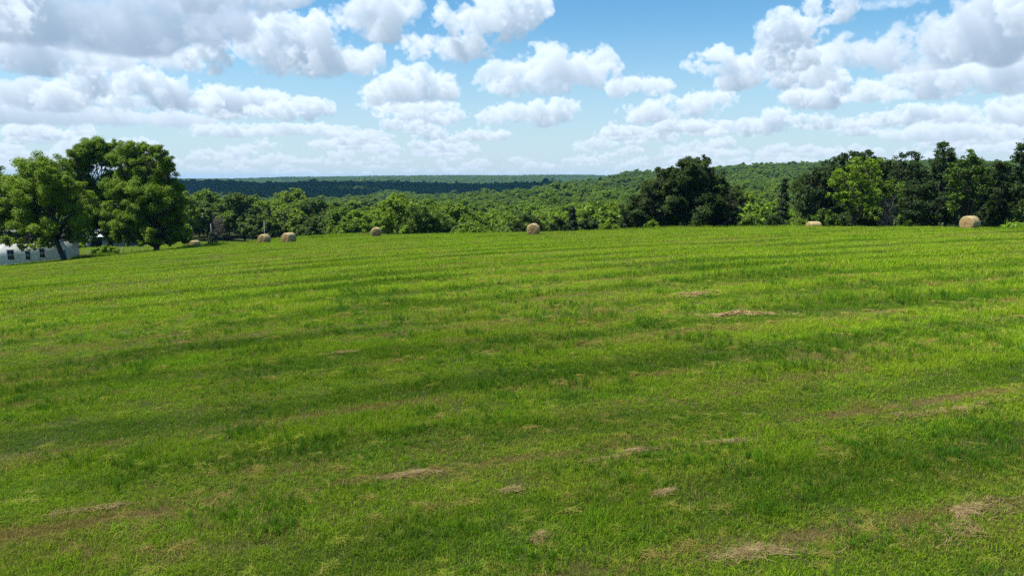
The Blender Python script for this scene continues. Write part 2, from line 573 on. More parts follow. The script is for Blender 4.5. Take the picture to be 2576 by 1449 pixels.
def simple_material(name, c1, c2, scale=6.0, rough=0.85, spec=0.2, bump=0.0, metal=0.0, stretch=(1, 1, 1)):
    m, n = material(name)
    tc = n.new('ShaderNodeTexCoord')
    mp = n.new('ShaderNodeMapping', {'Vector': tc.outputs['Object'], 'Scale': stretch})
    f = n.noise(mp.outputs[0], scale, 5, 0.6)
    c = n.mix(n.ramp(f, 0.3, 0.7), c1, c2)
    p = n.new('ShaderNodeBsdfPrincipled', {'Base Color': c, 'Roughness': rough, 'Specular IOR Level': spec, 'Metallic': metal})
    if bump:
        b = n.new('ShaderNodeBump', {'Height': f, 'Strength': bump, 'Distance': 0.05})
        n.put(p.inputs['Normal'], b.outputs[0])
    n.new('ShaderNodeOutputMaterial', {'Surface': p.outputs[0]})
    return m


LEAF = {
    'maple': leaf_material('maple_leaves', (0.052, 0.100, 0.008), (0.130, 0.225, 0.014), (0.240, 0.340, 0.026), trans=.4),
    'bright': leaf_material('bright_leaves', (0.056, 0.106, 0.008), (0.132, 0.225, 0.013), (0.240, 0.335, 0.026), trans=.38),
    'wood': leaf_material('wood_leaves', (0.046, 0.092, 0.009), (0.116, 0.190, 0.015), (0.215, 0.300, 0.026), trans=.40),
    'deep': leaf_material('deep_green_leaves', (0.026, 0.056, 0.008), (0.060, 0.112, 0.013), (0.115, 0.180, 0.022), trans=.32),
    'oak': leaf_material('oak_leaves', (0.012, 0.026, 0.006), (0.026, 0.048, 0.010), (0.054, 0.088, 0.016), trans=0.22),
    'dark': leaf_material('dark_leaves', (0.011, 0.026, 0.009), (0.026, 0.052, 0.014), (0.054, 0.094, 0.022), trans=0.22),
    'cedar': leaf_material('cedar_needles', (0.008, 0.018, 0.009), (0.018, 0.034, 0.014), (0.038, 0.060, 0.020), trans=0.12),
    'lime': leaf_material('lime_leaves', (0.065, 0.130, 0.012), (0.140, 0.250, 0.022), (0.230, 0.340, 0.040)),
    'olive': leaf_material('olive_leaves', (0.034, 0.060, 0.012), (0.075, 0.120, 0.020), (0.140, 0.195, 0.032)),
}
BARK = simple_material('grey_brown_bark', (0.035, 0.028, 0.022), (0.10, 0.085, 0.068), 5, 0.9, 0.1, 0.6, stretch=(3, 3, .6))
DEAD = simple_material('dead_twigs', (0.090, 0.076, 0.070), (0.165, 0.142, 0.132), 3, 0.9, 0.1)


def field_tone(n):
    """(dryness 0..1, lushness 0..1) of the meadow at a place; streaks follow the mown rows"""
    pos = n.new('ShaderNodeNewGeometry').outputs['Position']
    s = n.new('ShaderNodeSeparateXYZ', {0: pos})
    ca, sa = math.cos(R(15)), math.sin(R(15))
    along = n.math('ADD', n.math('MULTIPLY', s.outputs[0], ca), n.math('MULTIPLY', s.outputs[1], sa))
    across = n.math('ADD', n.math('MULTIPLY', s.outputs[0], -sa), n.math('MULTIPLY', s.outputs[1], ca))
    streak = n.new('ShaderNodeCombineXYZ', {0: n.math('MULTIPLY', along, 0.16), 1: across}).outputs[0]
    blot = n.new('ShaderNodeCombineXYZ', {0: n.math('MULTIPLY', along, 0.5), 1: across}).outputs[0]
    wob = n.math('MULTIPLY_ADD', n.noise(pos, 0.07, 2), 0.7, -0.35)
    row = n.math('FRACT', n.math('DIVIDE', n.math('ADD', n.math('ADD', across, wob), -8.6), 4.30))
    tri = n.math('ABSOLUTE', n.math('SUBTRACT', row, 0.5))          # .5 on the row line, 0 between
    a = n.noise(streak, 0.55, 4, 0.62)
    b = n.noise(blot, 1.5, 3, 0.6)
    c = n.noise(blot, 0.085, 2, 0.5)
    dry = n.math('ADD', n.math('MULTIPLY', n.ramp(tri, 0.34, 0.5), 0.20), n.math('MULTIPLY', n.ramp(a, 0.38, 0.66), 0.60))
    dry = n.math('ADD', dry, n.math('MULTIPLY_ADD', b, 0.9, -0.52))
    dry = n.math('ADD', dry, n.math('MULTIPLY_ADD', c, -0.45, 0.22), clamp=True)
    lush = n.math('ADD', n.math('MULTIPLY', n.ramp(n.noise(blot, 0.55, 3), 0.4, 0.7), 0.75), n.math('MULTIPLY_ADD', b, 0.5, -0.16), clamp=True)
    # darker green aftermath in long bands beside the windrows, partly painted shade
    far_off = n.new('ShaderNodeVectorMath', {0: streak, 1: (31.0, 7.0, 0.0)}, operation='ADD').outputs[0]
    band = n.noise(far_off, 0.42, 3, 0.55)
    swing = n.math('MULTIPLY_ADD', n.math('SINE', n.math('MULTIPLY', row, 6.2832)), 0.115, band)
    deep = n.math('MULTIPLY', n.ramp(swing, 0.47, 0.66), n.math('MULTIPLY_ADD', b, 0.9, 0.35), clamp=True)
    dry = n.math('MULTIPLY', dry, n.math('MULTIPLY_ADD', deep, -0.85, 1.0))
    # thin broken trail of straw along each windrow
    trail = n.math('MULTIPLY', n.ramp(tri, 0.435, 0.492), n.ramp(n.noise(blot, 0.75, 4, 0.65), 0.42, 0.60))
    dry = n.math('ADD', dry, n.math('MULTIPLY', trail, 0.75), clamp=True)
    return dry, lush, pos, deep


def grass_material(name, dryness=0.0, deep=0.0):
    m, n = material(name)
    dry, lush, pos, band = field_tone(n)
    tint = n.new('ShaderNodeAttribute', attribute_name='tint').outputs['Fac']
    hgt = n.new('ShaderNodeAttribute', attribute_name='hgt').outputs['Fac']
    green = n.mix(lush, (0.180, 0.285, 0.010, 1), (0.130, 0.320, 0.008, 1))
    green = n.mix(n.math('MULTIPLY', tint, 0.75), green, (0.37, 0.500, 0.028, 1))
    green = n.mix(n.math('MULTIPLY', band, 0.95), green, n.mix(tint, (0.050, 0.125, 0.006, 1), (0.105, 0.215, 0.012, 1)))
    green = n.mix(deep, green, (0.045, 0.150, 0.012, 1))
    stubble = n.mix(tint, (0.235, 0.285, 0.028, 1), (0.43, 0.460, 0.080, 1))
    straw = n.mix(tint, (0.200, 0.160, 0.040, 1), (0.37, 0.300, 0.090, 1))
    sel = n.math('ADD', n.math('MULTIPLY_ADD', dry, 0.95, dryness - 0.38), n.math('MULTIPLY_ADD', tint, 0.60, -0.15))
    c = n.mix(n.ramp(sel, 0.10, 0.46), green, stubble)
    c = n.mix(n.ramp(sel, 0.34, 0.66), c, straw)
    c = n.mix(n.ramp(hgt, 0.0, 0.5, 0.6, 0.0), c, (0.085, 0.072, 0.024, 1))        # brown dead feet of the blades, darkened to paint some shade low down
    p = n.new('ShaderNodeBsdfPrincipled', {'Base Color': c, 'Roughness': 0.65, 'Specular IOR Level': 0.07})
    tr = n.new('ShaderNodeBsdfTranslucent', {'Color': c})
    mx = n.new('ShaderNodeMixShader', {0: 0.40, 1: p.outputs[0], 2: tr.outputs[0]})
    n.new('ShaderNodeOutputMaterial', {'Surface': mx.outputs[0]})
    return m


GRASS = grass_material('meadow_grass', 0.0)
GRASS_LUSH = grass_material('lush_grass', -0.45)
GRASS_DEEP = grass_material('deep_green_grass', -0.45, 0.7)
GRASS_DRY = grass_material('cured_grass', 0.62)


def ground_material():
    m, n = material('meadow_soil')
    dry, lush, pos, band = field_tone(n)
    fine = n.noise(pos, 9.0, 5, 0.65)
    g = n.mix(fine, (0.016, 0.025, 0.006, 1), (0.042, 0.060, 0.012, 1))
    d = n.mix(fine, (0.055, 0.043, 0.018, 1), (0.13, 0.100, 0.042, 1))
    c = n.mix(dry, g, d)
    ln = n.new('ShaderNodeVectorMath', {0: pos}, operation='LENGTH').outputs['Value']
    wood = n.mix(n.noise(pos, 0.4, 4), (0.020, 0.030, 0.010, 1), (0.045, 0.062, 0.016, 1))
    wmask = n.new('ShaderNodeAttribute', attribute_name='wood').outputs['Fac']
    c = n.mix(wmask, c, wood)
    p = n.new('ShaderNodeBsdfPrincipled', {'Base Color': c, 'Roughness': 0.95, 'Specular IOR Level': 0.1})
    bp = n.new('ShaderNodeBump', {'Height': fine, 'Strength': 0.7, 'Distance': 0.05})
    n.put(p.inputs['Normal'], bp.outputs[0])
    n.new('ShaderNodeOutputMaterial', {'Surface': p.outputs[0]})
    return m


# ------------------------------------------------------------------ the land as one sheet
def pasture_mask(x, y):
    """1 where the land is grass, 0 where it is wooded"""
    r = np.hypot(x, y); a = np.arctan2(x, y)
    e = np.interp(np.clip(a, COL_ANG[0], COL_ANG[-1]), COL_ANG, [260, 214, 205, 150, 128, 122, 112, 112, 106, 100])
    return 1 - smooth(e, e + 6, r)


ang = np.concatenate([np.arange(-180, -46, 4.0), np.arange(-46, 46, 0.22), np.arange(46, 180, 4.0)])
ang = np.radians(ang)
rad = np.concatenate([[0.6], np.exp(np.linspace(np.log(2.0), np.log(9400), 470))])
Ag, Rg = np.meshgrid(ang, rad, indexing='ij')
gx, gy = (Rg * np.sin(Ag)).ravel(), (Rg * np.cos(Ag)).ravel()
gV = np.stack([gx, gy, ground(gx, gy)], 1)
na, nr = len(ang), len(rad)
ii, jj = np.meshgrid(np.arange(na), np.arange(nr - 1), indexing='ij')
i2 = (ii + 1) % na
gF = np.stack([ii * nr + jj, ii * nr + jj + 1, i2 * nr + jj + 1, i2 * nr + jj], -1).reshape(-1, 4)
gV = np.concatenate([gV, [[0, 0, gz(0, 0)]]])
fan = np.stack([np.arange(na) * nr, ((np.arange(na) + 1) % na) * nr, np.full(na, len(gV) - 1)], 1)
wood_attr = np.concatenate([1 - pasture_mask(gx, gy), [0]])
land = link('ground', mesh_from('ground', gV, [gF, fan[:, ::-1]], [ground_material()], smooth_shade=True, vattrs={'wood': wood_attr}))
tag(land, kind='structure')

# ------------------------------------------------------------------ leaf builder
def unit(v):
    return v / np.maximum(np.linalg.norm(v, axis=-1, keepdims=True), 1e-9)


def leaves(P, outd, size, rg, flat=0.0, droop=0.0):
    """diamond shaped leaf sprays at points P; outd points out of the crown"""
    n = len(P)
    nor = unit(outd * 0.55 + rg.standard_normal((n, 3)) * 0.62 + np.array([0, 0, 0.55 + flat]))
    t = unit(np.cross(nor, rg.standard_normal((n, 3))))
    t = unit(t + np.array([0, 0, -droop]))
    b = np.cross(nor, t)
    s = size * rg.uniform(0.6, 1.35, (n, 1))
    w = s * rg.uniform(0.42, 0.68, (n, 1))
    V = np.stack([P - t * s * .5, P + b * w * .5 + t * s * .08, P + t * s * .55, P - b * w * .5 + t * s * .08], 1).reshape(-1, 3)
    F = np.arange(4 * n).reshape(n, 4)
    return V, F


def puff_points(C, Rr, rg, leaf, cover=0.6, sub_lo=.30, sub_hi=.50, flat=0.8, nsub=None):
    """leaf positions for one rounded bough: a shell of smaller clumps"""
    k = nsub or max(8, int(17 * (Rr / 2.0) ** 1.2))
    d = unit(rg.standard_normal((k, 3)) + np.array([0, 0, 0.18]))
    rr = Rr * rg.uniform(0.30, 1.02, (k, 1))
    S = C + d * rr * np.array([1, 1, flat])
    sr = np.maximum(Rr * rg.uniform(sub_lo, sub_hi, k) * 0.8, leaf * 1.4)
    Ps, Os, Ts = [], [], []
    for i in range(k):
        n = int(4 * math.pi * sr[i] ** 2 * cover / (0.30 * leaf * leaf))
        q = unit(rg.standard_normal((n, 3)) + np.array([0, 0, 0.25]))
        rad_ = sr[i] * rg.random((n, 1)) ** 0.45
        Ps.append(S[i] + q * rad_ * np.array([1, 1, 0.72]) + rg.normal(0, .16 * sr[i], (n, 3)))
        Os.append(unit(q + d[i] * 0.6))
        Ts.append(np.clip(0.5 + rg.normal(0, .10) + rg.normal(0, .17, n), 0, 1))
    return np.concatenate(Ps), np.concatenate(Os), np.concatenate(Ts)


def crown_mesh(name, puffs, leaf, mat, seed, cover=0.6, droop=0.0, flat=0.8, extra=None, nsub=None, lift=0.0):
    rg = np.random.default_rng(seed)
    Ps, Os, Ts = [], [], []
    for (c, r_) in puffs:
        P, O, T = puff_points(np.array(c, float), r_, rg, leaf, cover, flat=flat, nsub=nsub)
        Ps.append(P); Os.append(O); Ts.append(T)
    P = np.concatenate(Ps); O = np.concatenate(Os); T = np.clip(np.concatenate(Ts) + lift, 0, 1)
    V, F = leaves(P, O, leaf, rg, droop=droop)
    Fs = [F]
    if extra is not None:
        ev, ef = extra
        Fs.append(np.asarray(ef) + len(V))
        V = np.concatenate([V, ev])
        T = np.concatenate([T, np.zeros(len(ef))])
    return mesh_from(name, V, Fs, [mat], attrs={'tint': T})


def limb_mesh(name, base_r, fork, puffs, rg, lean=(0, 0), twigs=True, multi=False):
    """trunk from the ground to the fork, with limbs to the boughs"""
    b = MB()
    fx, fy, fz = fork
    mid = (fx * .45 + rg.normal(0, .06), fy * .45, fz * .5)
    b.tube([(-lean[0] * 0, 0, -0.5), (0, 0, 0.0), (fx * .12, fy * .12, 0.35), mid, fork],
           [base_r * 1.45, base_r * 1.3, base_r * 1.02, base_r * .9, base_r * .78], 10)
    for (c, r_) in puffs:
        c = np.array(c, float)
        f = np.array(fork) * (1.0 if not multi else rg.uniform(.35, 1.0))
        f[2] = max(f[2], 0.4)
        v = c - f
        L = np.linalg.norm(v)
        m1 = f + v * .35 + np.array([rg.normal(0, .07), rg.normal(0, .07), .10]) * L
        m2 = f + v * .7 + np.array([rg.normal(0, .06), rg.normal(0, .06), .05]) * L
        k = base_r * rg.uniform(.28, .5)
        b.tube([f, m1, m2, c], [k, k * .72, k * .45, k * .15], 6)
        if twigs:
            for _ in range(4):
                e = c + unit(rg.standard_normal(3) + np.array([0, 0, .3])) * r_ * .85
                b.tube([m2, (m2 + e) / 2 + rg.normal(0, .05 * L, 3), e], [k * .3, k * .2, k * .06], 4)
    return b.mesh(name, [BARK], smooth_shade=True)


def hero_tree(name, label, cat, base, Y, blobs, mat, leaf=.30, trunk_r=.3, fork_h=2.0, seed=0, cover=.55, depth=.5, group=None,
              fork=None, multi=False, droop=0.0, flat=0.85, fill=True, lift=0.0):
    """a tree placed by its foot (x on the picture grid) at distance Y; blobs (x, y, r) outline its boughs on the same grid"""
    rg = np.random.default_rng(seed)
    foot = at(base, 600, Y)
    bx = foot[0]
    z0 = gz(bx, Y)
    root = thing(name, label, cat, (bx, Y, z0), 0, group)
    k = Y / FOCAL * 1024 / 2576
    puffs = []
    xs = [q[0] for q in blobs]
    wid = (max(xs) - min(xs)) * .5 * k + 1
    xm = (max(xs) + min(xs)) / 2
    for q in blobs:
        c = at(q[0], q[1], Y)
        r_ = q[2] * k
        lim = depth * math.sqrt(max(wid ** 2 - ((q[0] - xm) * k) ** 2 * .8, 1.0))
        dy = q[3] if len(q) > 3 else rg.uniform(-1, 1) * lim
        c = at(q[0], q[1], Y + dy)
        puffs.append(((c[0] - bx, dy, c[2] - z0), r_ * (Y + dy) / Y))
        if fill and len(q) < 4:
            dy2 = -dy * rg.uniform(.5, 1.0)
            c = at(q[0] + rg.uniform(-.4, .4) * q[2], q[1] + rg.uniform(.1, .5) * q[2], Y + dy2)
            puffs.append(((c[0] - bx, dy2, c[2] - z0), r_ * .85))
    link('crown', crown_mesh(name + '_crown', puffs, leaf, mat, seed, cover, droop, flat, lift=lift), root)
    fk = fork or (0.0, 0.0, fork_h)
    link('trunk', limb_mesh(name + '_trunk', trunk_r, fk, puffs, rg, multi=multi), root)
    return root


# ------------------------------------------------------------------ trees one can tell apart
L = LEAF
hero_tree('maple_tree', 'broad bright green tree leaning over the white house at the left edge', 'tree', 158, 104,
          [(30, 480, 46), (75, 425, 42), (125, 412, 38), (160, 440, 32), (95, 480, 46), (20, 545, 40), (70, 555, 44), (150, 500, 42), (190, 520, 34),
           (205, 560, 34), (110, 575, 34), (45, 590, 26), (185, 590, 26), (-25, 520, 44), (-30, 450, 40), (215, 480, 26), (95, 606, 20), (60, 606, 18), (20, 600, 22), (-20, 590, 30), (125, 604, 16), (205, 600, 18), (50, 460, 40), (125, 455, 40), (80, 520, 44), (60, 610, 18, -4), (80, 621, 13, -4), (102, 614, 13, -4), (54, 624, 9, -4), (15, 604, 18, -3), (-10, 610, 20, -3), (120, 618, 10, -3), (36, 604, 16, -4)], L['bright'],
          leaf=.19, trunk_r=.36, fork_h=2.6, fork=(-1.0, 0.1, 3.1), seed=21, cover=.66)
hero_tree('maple_tree', 'tallest tree on the left, its bare forked stems showing against the sky', 'tree', 290, 126,
          [(222, 372, 32), (255, 368, 28), (195, 385, 24), (215, 410, 34), (285, 372, 24), (300, 400, 30), (190, 420, 22), (265, 405, 20), (250, 520, 36), (290, 540, 34),
           (240, 560, 30), (300, 500, 36), (215, 470, 24), (275, 590, 26), (308, 465, 26), (205, 500, 28), (232, 590, 18), (305, 585, 22), (190, 385, 22), (178, 405, 18), (175, 430, 16), (240, 385, 30), (200, 450, 22), (185, 470, 20), (235, 530, 30), (275, 560, 30), (212, 452, 22), (285, 440, 24), (305, 440, 24), (200, 520, 26), (215, 550, 26), (228, 580, 14), (290, 600, 14), (190, 500, 22), (235, 480, 24), (262, 470, 18)], L['maple'],
          leaf=.19, trunk_r=.36, fork_h=6.0, fork=(-3.4, 0, 8.0), seed=22, cover=.8, lift=.22)
hero_tree('maple_tree', 'wide dark green tree with low forking trunk at the field edge', 'tree', 392, 116,
          [(322, 378, 28), (345, 374, 28), (372, 378, 28), (398, 384, 26), (310, 400, 32), (412, 400, 22), (350, 410, 36), (330, 440, 40), (385, 440, 40), (415, 420, 30), (290, 470, 34), (340, 495, 44), (400, 490, 44), (435, 470, 30),
           (440, 520, 34), (310, 540, 40), (365, 545, 44), (420, 555, 36), (330, 585, 28), (385, 590, 30), (440, 572, 24), (300, 575, 24), (448, 545, 22), (452, 500, 18), (350, 470, 40), (375, 520, 44), (345, 600, 18), (430, 598, 18), (300, 598, 18), (320, 604, 14), (452, 588, 16), (352, 610, 9), (428, 609, 9), (276, 520, 24), (465, 545, 16)], L['maple'],
          leaf=.19, trunk_r=.46, fork_h=1.5, seed=23, cover=.75, multi=True)
hero_tree('slender_tree', 'small pale green sapling right of the wide left tree', 'tree', 462, 128,
          [(455, 565, 10), (468, 577, 12), (455, 590, 12), (474, 594, 10), (446, 600, 9), (466, 604, 10)], L['lime'], leaf=.30, trunk_r=.06, fork_h=.8, seed=24, cover=.4)
hero_tree('deciduous_tree', 'medium green tree behind the pale sapling at left', 'tree', 478, 170,
          [(470, 505, 16), (482, 525, 18), (470, 545, 20), (486, 560, 16), (466, 575, 16)], L['wood'], leaf=.34, trunk_r=.16, fork_h=2, seed=25)
hero_tree('deciduous_tree', 'tall crown reaching in at the far left edge behind the leaning tree', 'tree', -50, 122,
          [(-30, 420, 30), (-60, 460, 44), (-20, 470, 30), (-50, 520, 40)], L['maple'], leaf=.32, trunk_r=.3, fork_h=3, seed=26)

hero_tree('deciduous_tree', 'domed bright green tree rising above the wood left of centre', 'tree', 1000, 150,
          [(1000, 510, 28), (985, 500, 18), (1020, 522, 26), (965, 535, 26), (990, 550, 30), (955, 560, 20), (1030, 545, 24)], L['bright'], leaf=.34, trunk_r=.28, fork_h=2.5, seed=31)
hero_tree('deciduous_tree', 'darker olive tree beside the domed bright tree near the field crest', 'tree', 1065, 136,
          [(1050, 535, 26), (1080, 540, 24), (1100, 560, 22), (1035, 560, 24), (1065, 565, 26), (1100, 578, 16), (1030, 580, 14)], L['deep'], leaf=.32, trunk_r=.24, fork_h=2, seed=32)
hero_tree('slender_tree', 'small bright sapling under the darker olive tree', 'tree', 1022, 118,
          [(1020, 573, 7), (1028, 581, 7), (1014, 583, 7)], L['lime'], leaf=.26, trunk_r=.04, fork_h=.5, seed=33, cover=.4)
hero_tree('bush', 'rounded dull green bush behind the middle hay bale', 'bush', 1320, 122,
          [(1320, 556, 24), (1345, 560, 22), (1295, 566, 18), (1360, 574, 14), (1310, 578, 16)], L['oak'], leaf=.28, trunk_r=.12, fork_h=.5, seed=34)
hero_tree('bush', 'dark green bush right of the middle hay bale', 'bush', 1402, 120,
          [(1402, 552, 14), (1394, 568, 16), (1414, 568, 14)], L['oak'], leaf=.28, trunk_r=.1, fork_h=.5, seed=35)
hero_tree('bush', 'low dark bush right of the pointed cedar', 'bush', 1480, 118,
          [(1470, 558, 16), (1490, 560, 16), (1480, 572, 14), (1502, 572, 9)], L['dark'], leaf=.28, trunk_r=.1, fork_h=.5, seed=36)
hero_tree('bush', 'light green bush at the left foot of the big oak', 'bush', 1530, 116,
          [(1528, 565, 9), (1545, 570, 8), (1515, 574, 8)], L['wood'], leaf=.26, trunk_r=.06, fork_h=.4, seed=37)

hero_tree('oak_tree', 'great dark oak mound standing alone right of centre', 'tree', 1715, 128,
          [(1745, 412, 24), (1770, 408, 20), (1720, 420, 24), (1785, 430, 20), (1660, 432, 16), (1685, 430, 14), (1675, 455, 30), (1730, 455, 38), (1775, 460, 32), (1640, 480, 26),
           (1690, 500, 44), (1755, 505, 46), (1805, 490, 30), (1630, 520, 34), (1600, 530, 26), (1830, 510, 28), (1848, 490, 18), (1845, 535, 24), (1690, 545, 40), (1755, 550, 40), (1800, 550, 34),
           (1610, 560, 26), (1580, 550, 24), (1572, 572, 16), (1650, 565, 26), (1720, 572, 22), (1835, 566, 18), (1870, 500, 10), (1625, 495, 24), (1612, 545, 26), (1660, 475, 30), (1820, 470, 22), (1855, 555, 20), (1745, 430, 28), (1720, 480, 44), (1562, 562, 16), (1590, 520, 22), (1600, 498, 18), (1626, 468, 18), (1850, 478, 18), (1700, 440, 26), (1800, 445, 24), (1580, 530, 24)], L['oak'],
          leaf=.26, trunk_r=.5, fork_h=1.6, seed=41, cover=1.0)
hero_tree('bush', 'paler green shrub in front of the big oak', 'bush', 1640, 112,
          [(1640, 560, 11), (1628, 568, 9), (1650, 569, 9)], L['wood'], leaf=.26, trunk_r=.05, fork_h=.3, seed=42)
hero_tree('bush', 'mid green bush right of the big oak', 'bush', 1885, 112,
          [(1885, 550, 18), (1900, 556, 14), (1870, 562, 14), (1905, 568, 12)], L['deep'], leaf=.28, trunk_r=.08, fork_h=.4, seed=43)
hero_tree('bush', 'dark bush under the broad cedar', 'bush', 1945, 112,
          [(1940, 552, 16), (1960, 556, 14), (1925, 562, 14), (1975, 566, 12)], L['dark'], leaf=.28, trunk_r=.08, fork_h=.4, seed=44)

hero_tree('deciduous_tree', 'dark tree at the left end of the right hand wood', 'tree', 2050, 116,
          [(2060, 425, 18), (2085, 415, 20), (2040, 445, 20), (2075, 450, 26), (2030, 480, 22), (2065, 490, 28), (2095, 430, 20), (2025, 515, 20), (2050, 535, 24), (2020, 550, 16)], L['dark'], leaf=.30, trunk_r=.25, fork_h=3, seed=51)
hero_tree('deciduous_tree', 'tree with dark feathery top behind the yellow green tree', 'tree', 2150, 118,
          [(2120, 400, 20), (2150, 392, 20), (2180, 388, 20), (2200, 402, 18), (2130, 430, 26), (2180, 430, 28), (2210, 420, 18), (2225, 445, 26)], L['oak'], leaf=.30, trunk_r=.25, fork_h=4, seed=52)
hero_tree('deciduous_tree', 'bright yellow green tree in front of the right hand wood', 'tree', 2145, 104,
          [(2150, 415, 24), (2190, 412, 24), (2115, 440, 24), (2160, 445, 30), (2205, 435, 20), (2100, 455, 16), (2190, 470, 30), (2140, 480, 30), (2110, 490, 24), (2175, 505, 28), (2150, 520, 24), (2200, 500, 18)], L['maple'],
          leaf=.27, trunk_r=.2, fork_h=2.5, seed=53, cover=.42, droop=.3)
hero_tree('deciduous_tree', 'airy dark tree with sky showing through its top', 'tree', 2285, 122,
          [(2272, 395, 14), (2295, 386, 14), (2312, 396, 14), (2270, 420, 16), (2300, 415, 15), (2260, 440, 26), (2300, 445, 26), (2275, 480, 30)], L['dark'], leaf=.30, trunk_r=.22, fork_h=5, seed=54, cover=.4, fill=False)
hero_tree('deciduous_tree', 'tall dark tree with a pointed top in the right hand wood', 'tree', 2370, 116,
          [(2372, 364, 12), (2362, 380, 14), (2388, 382, 14), (2372, 400, 20), (2350, 410, 20), (2400, 400, 14), (2380, 435, 28), (2345, 440, 26), (2405, 440, 22)], L['dark'], leaf=.28, trunk_r=.25, fork_h=5, seed=55, cover=.5)
hero_tree('deciduous_tree', 'fresh green tree with feathery plumes near the right edge', 'tree', 2430, 104,
          [(2440, 388, 14), (2425, 405, 18), (2455, 402, 18), (2400, 420, 18), (2470, 425, 20), (2435, 435, 26), (2395, 455, 22), (2455, 465, 28), (2415, 485, 28), (2485, 460, 18), (2445, 505, 24), (2400, 520, 20)], L['deep'],
          leaf=.28, trunk_r=.2, fork_h=3, seed=56, cover=.42, droop=.3)
hero_tree('deciduous_tree', 'blackish tree behind the right hand hay bale', 'tree', 2340, 108,
          [(2300, 470, 26), (2340, 475, 28), (2290, 505, 28), (2335, 515, 30), (2370, 500, 26), (2300, 540, 26), (2350, 545, 26), (2380, 535, 22), (2265, 520, 24)], L['dark'], leaf=.28, trunk_r=.22, fork_h=1.5, seed=57)
hero_tree('deciduous_tree', 'dark tree with ragged shoulder left of the right edge tree', 'tree', 2510, 108,
          [(2512, 412, 12), (2530, 420, 14), (2500, 440, 20), (2530, 450, 24), (2500, 480, 26), (2535, 490, 28), (2500, 520, 26), (2540, 530, 26), (2470, 540, 24), (2510, 550, 20)], L['oak'], leaf=.28, trunk_r=.22, fork_h=2, seed=58)
hero_tree('deciduous_tree', 'tall dark tree cut by the right edge of the photo', 'tree', 2600, 104,
          [(2572, 370, 14), (2595, 360, 20), (2562, 392, 14), (2590, 400, 26), (2570, 430, 22), (2610, 440, 34), (2575, 470, 28), (2610, 500, 34), (2580, 520, 28), (2600, 550, 26)], L['dark'], leaf=.28, trunk_r=.25, fork_h=3, seed=59)
hero_tree('deciduous_tree', 'green tree filling the gap behind the yellow green tree', 'tree', 2235, 112,
          [(2225, 470, 24), (2250, 480, 24), (2225, 505, 24), (2250, 520, 24), (2210, 530, 22), (2240, 545, 20)], L['deep'], leaf=.28, trunk_r=.2, fork_h=1.5, seed=60)
for i, (x, yt) in enumerate([(2035, 424), (2095, 402), (2165, 392), (2235, 392), (2310, 396), (2395, 390), (2455, 394), (2522, 402)]):
    hero_tree('deciduous_tree', 'dark tree of the back row closing the right hand wood', 'tree', x, 127,
              [(x, yt + 20, 21), (x - 24, yt + 32, 20), (x + 24, yt + 34, 20), (x - 20, yt + 45, 24), (x + 20, yt + 42, 24), (x, yt + 70, 28), (x - 24, yt + 90, 24), (x + 24, yt + 88, 24), (x, yt + 110, 26), (x - 20, yt + 125, 22), (x + 20, yt + 125, 22)],
              L['dark' if i % 3 else 'oak'], leaf=.34, trunk_r=.25, fork_h=2, seed=600 + i, group='back row of the right hand wood')
for i, (x, y, r_, mt, lab) in enumerate([
        (2015, 560, 15, 'wood', 'low green bush at the left of the half hidden hay bale'),
        (2075, 545, 22, 'deep', 'green bush above the half hidden hay bale'),
        (2130, 550, 22, 'dark', 'blackish undergrowth bush below the yellow green tree'),
        (2185, 552, 20, 'oak', 'dim olive bush left of the dead brown bush'),
        (2290, 560, 14, 'deep', 'small fresh bush between the dead bush and the right hay bale'),
        (2400, 556, 18, 'dark', 'dark bush just left of the right hay bale'),
        (2500, 558, 16, 'dark', 'dark bush just right of the right hay bale')]):
    hero_tree('bush', lab, 'bush', x, 107, [(x, y, r_), (x - r_ * .9, y + r_ * .35, r_ * .8), (x + r_ * .9, y + r_ * .3, r_ * .8), (x, y + r_ * .8, r_ * .7)], L[mt],
              leaf=.26, trunk_r=.07, fork_h=.3, seed=70 + i)
hero_tree('bush', 'low weedy green bush in the right corner of the field', 'bush', 2555, 88,
          [(2540, 568, 8), (2556, 566, 9), (2575, 566, 9), (2525, 572, 6), (2590, 566, 9)], L['lime'], leaf=.22, trunk_r=.04, fork_h=.2, seed=79)
hero_tree('shrub', 'rounded bright shrub in front of the barn', 'shrub', 262, 112,
          [(245, 628, 10), (262, 625, 11), (280, 626, 10), (235, 635, 8), (270, 636, 10), (292, 632, 7), (252, 638, 8)], L['lime'], leaf=.22, trunk_r=.05, fork_h=.2, seed=80, cover=.7)


def conifer(name, label, cat, x, ytop, ybot, Y, halfw, seed, mat='cedar'):
    rg = np.random.default_rng(seed)
    c = at(x, ytop, Y)
    z0 = gz(c[0], Y)
    H = c[2] - z0
    w = halfw * Y / FOCAL * 1024 / 2576
    root = thing(name, label, cat, (c[0], Y, z0))
    puffs = []
    n = 30
    for i in range(n):
        t = (i + .5) / n
        zz = H * (0.06 + .93 * t)
        rr = w * (1 - t) ** .75 * rg.uniform(.7, 1.0)
        a = i * 2.4
        puffs.append(((math.cos(a) * rr * .6, math.sin(a) * rr * .6, zz), max(.28, rr * .55)))
    link('crown', crown_mesh(name + '_crown', puffs, .24, L[mat], seed, .55, .1, .7), root)
    b = MB().tube([(0, 0, -.4), (0, 0, H * .5), (0, 0, H * .95)], [.16, .1, .02], 7)
    link('trunk', b.mesh(name + '_trunk', [BARK]), root)


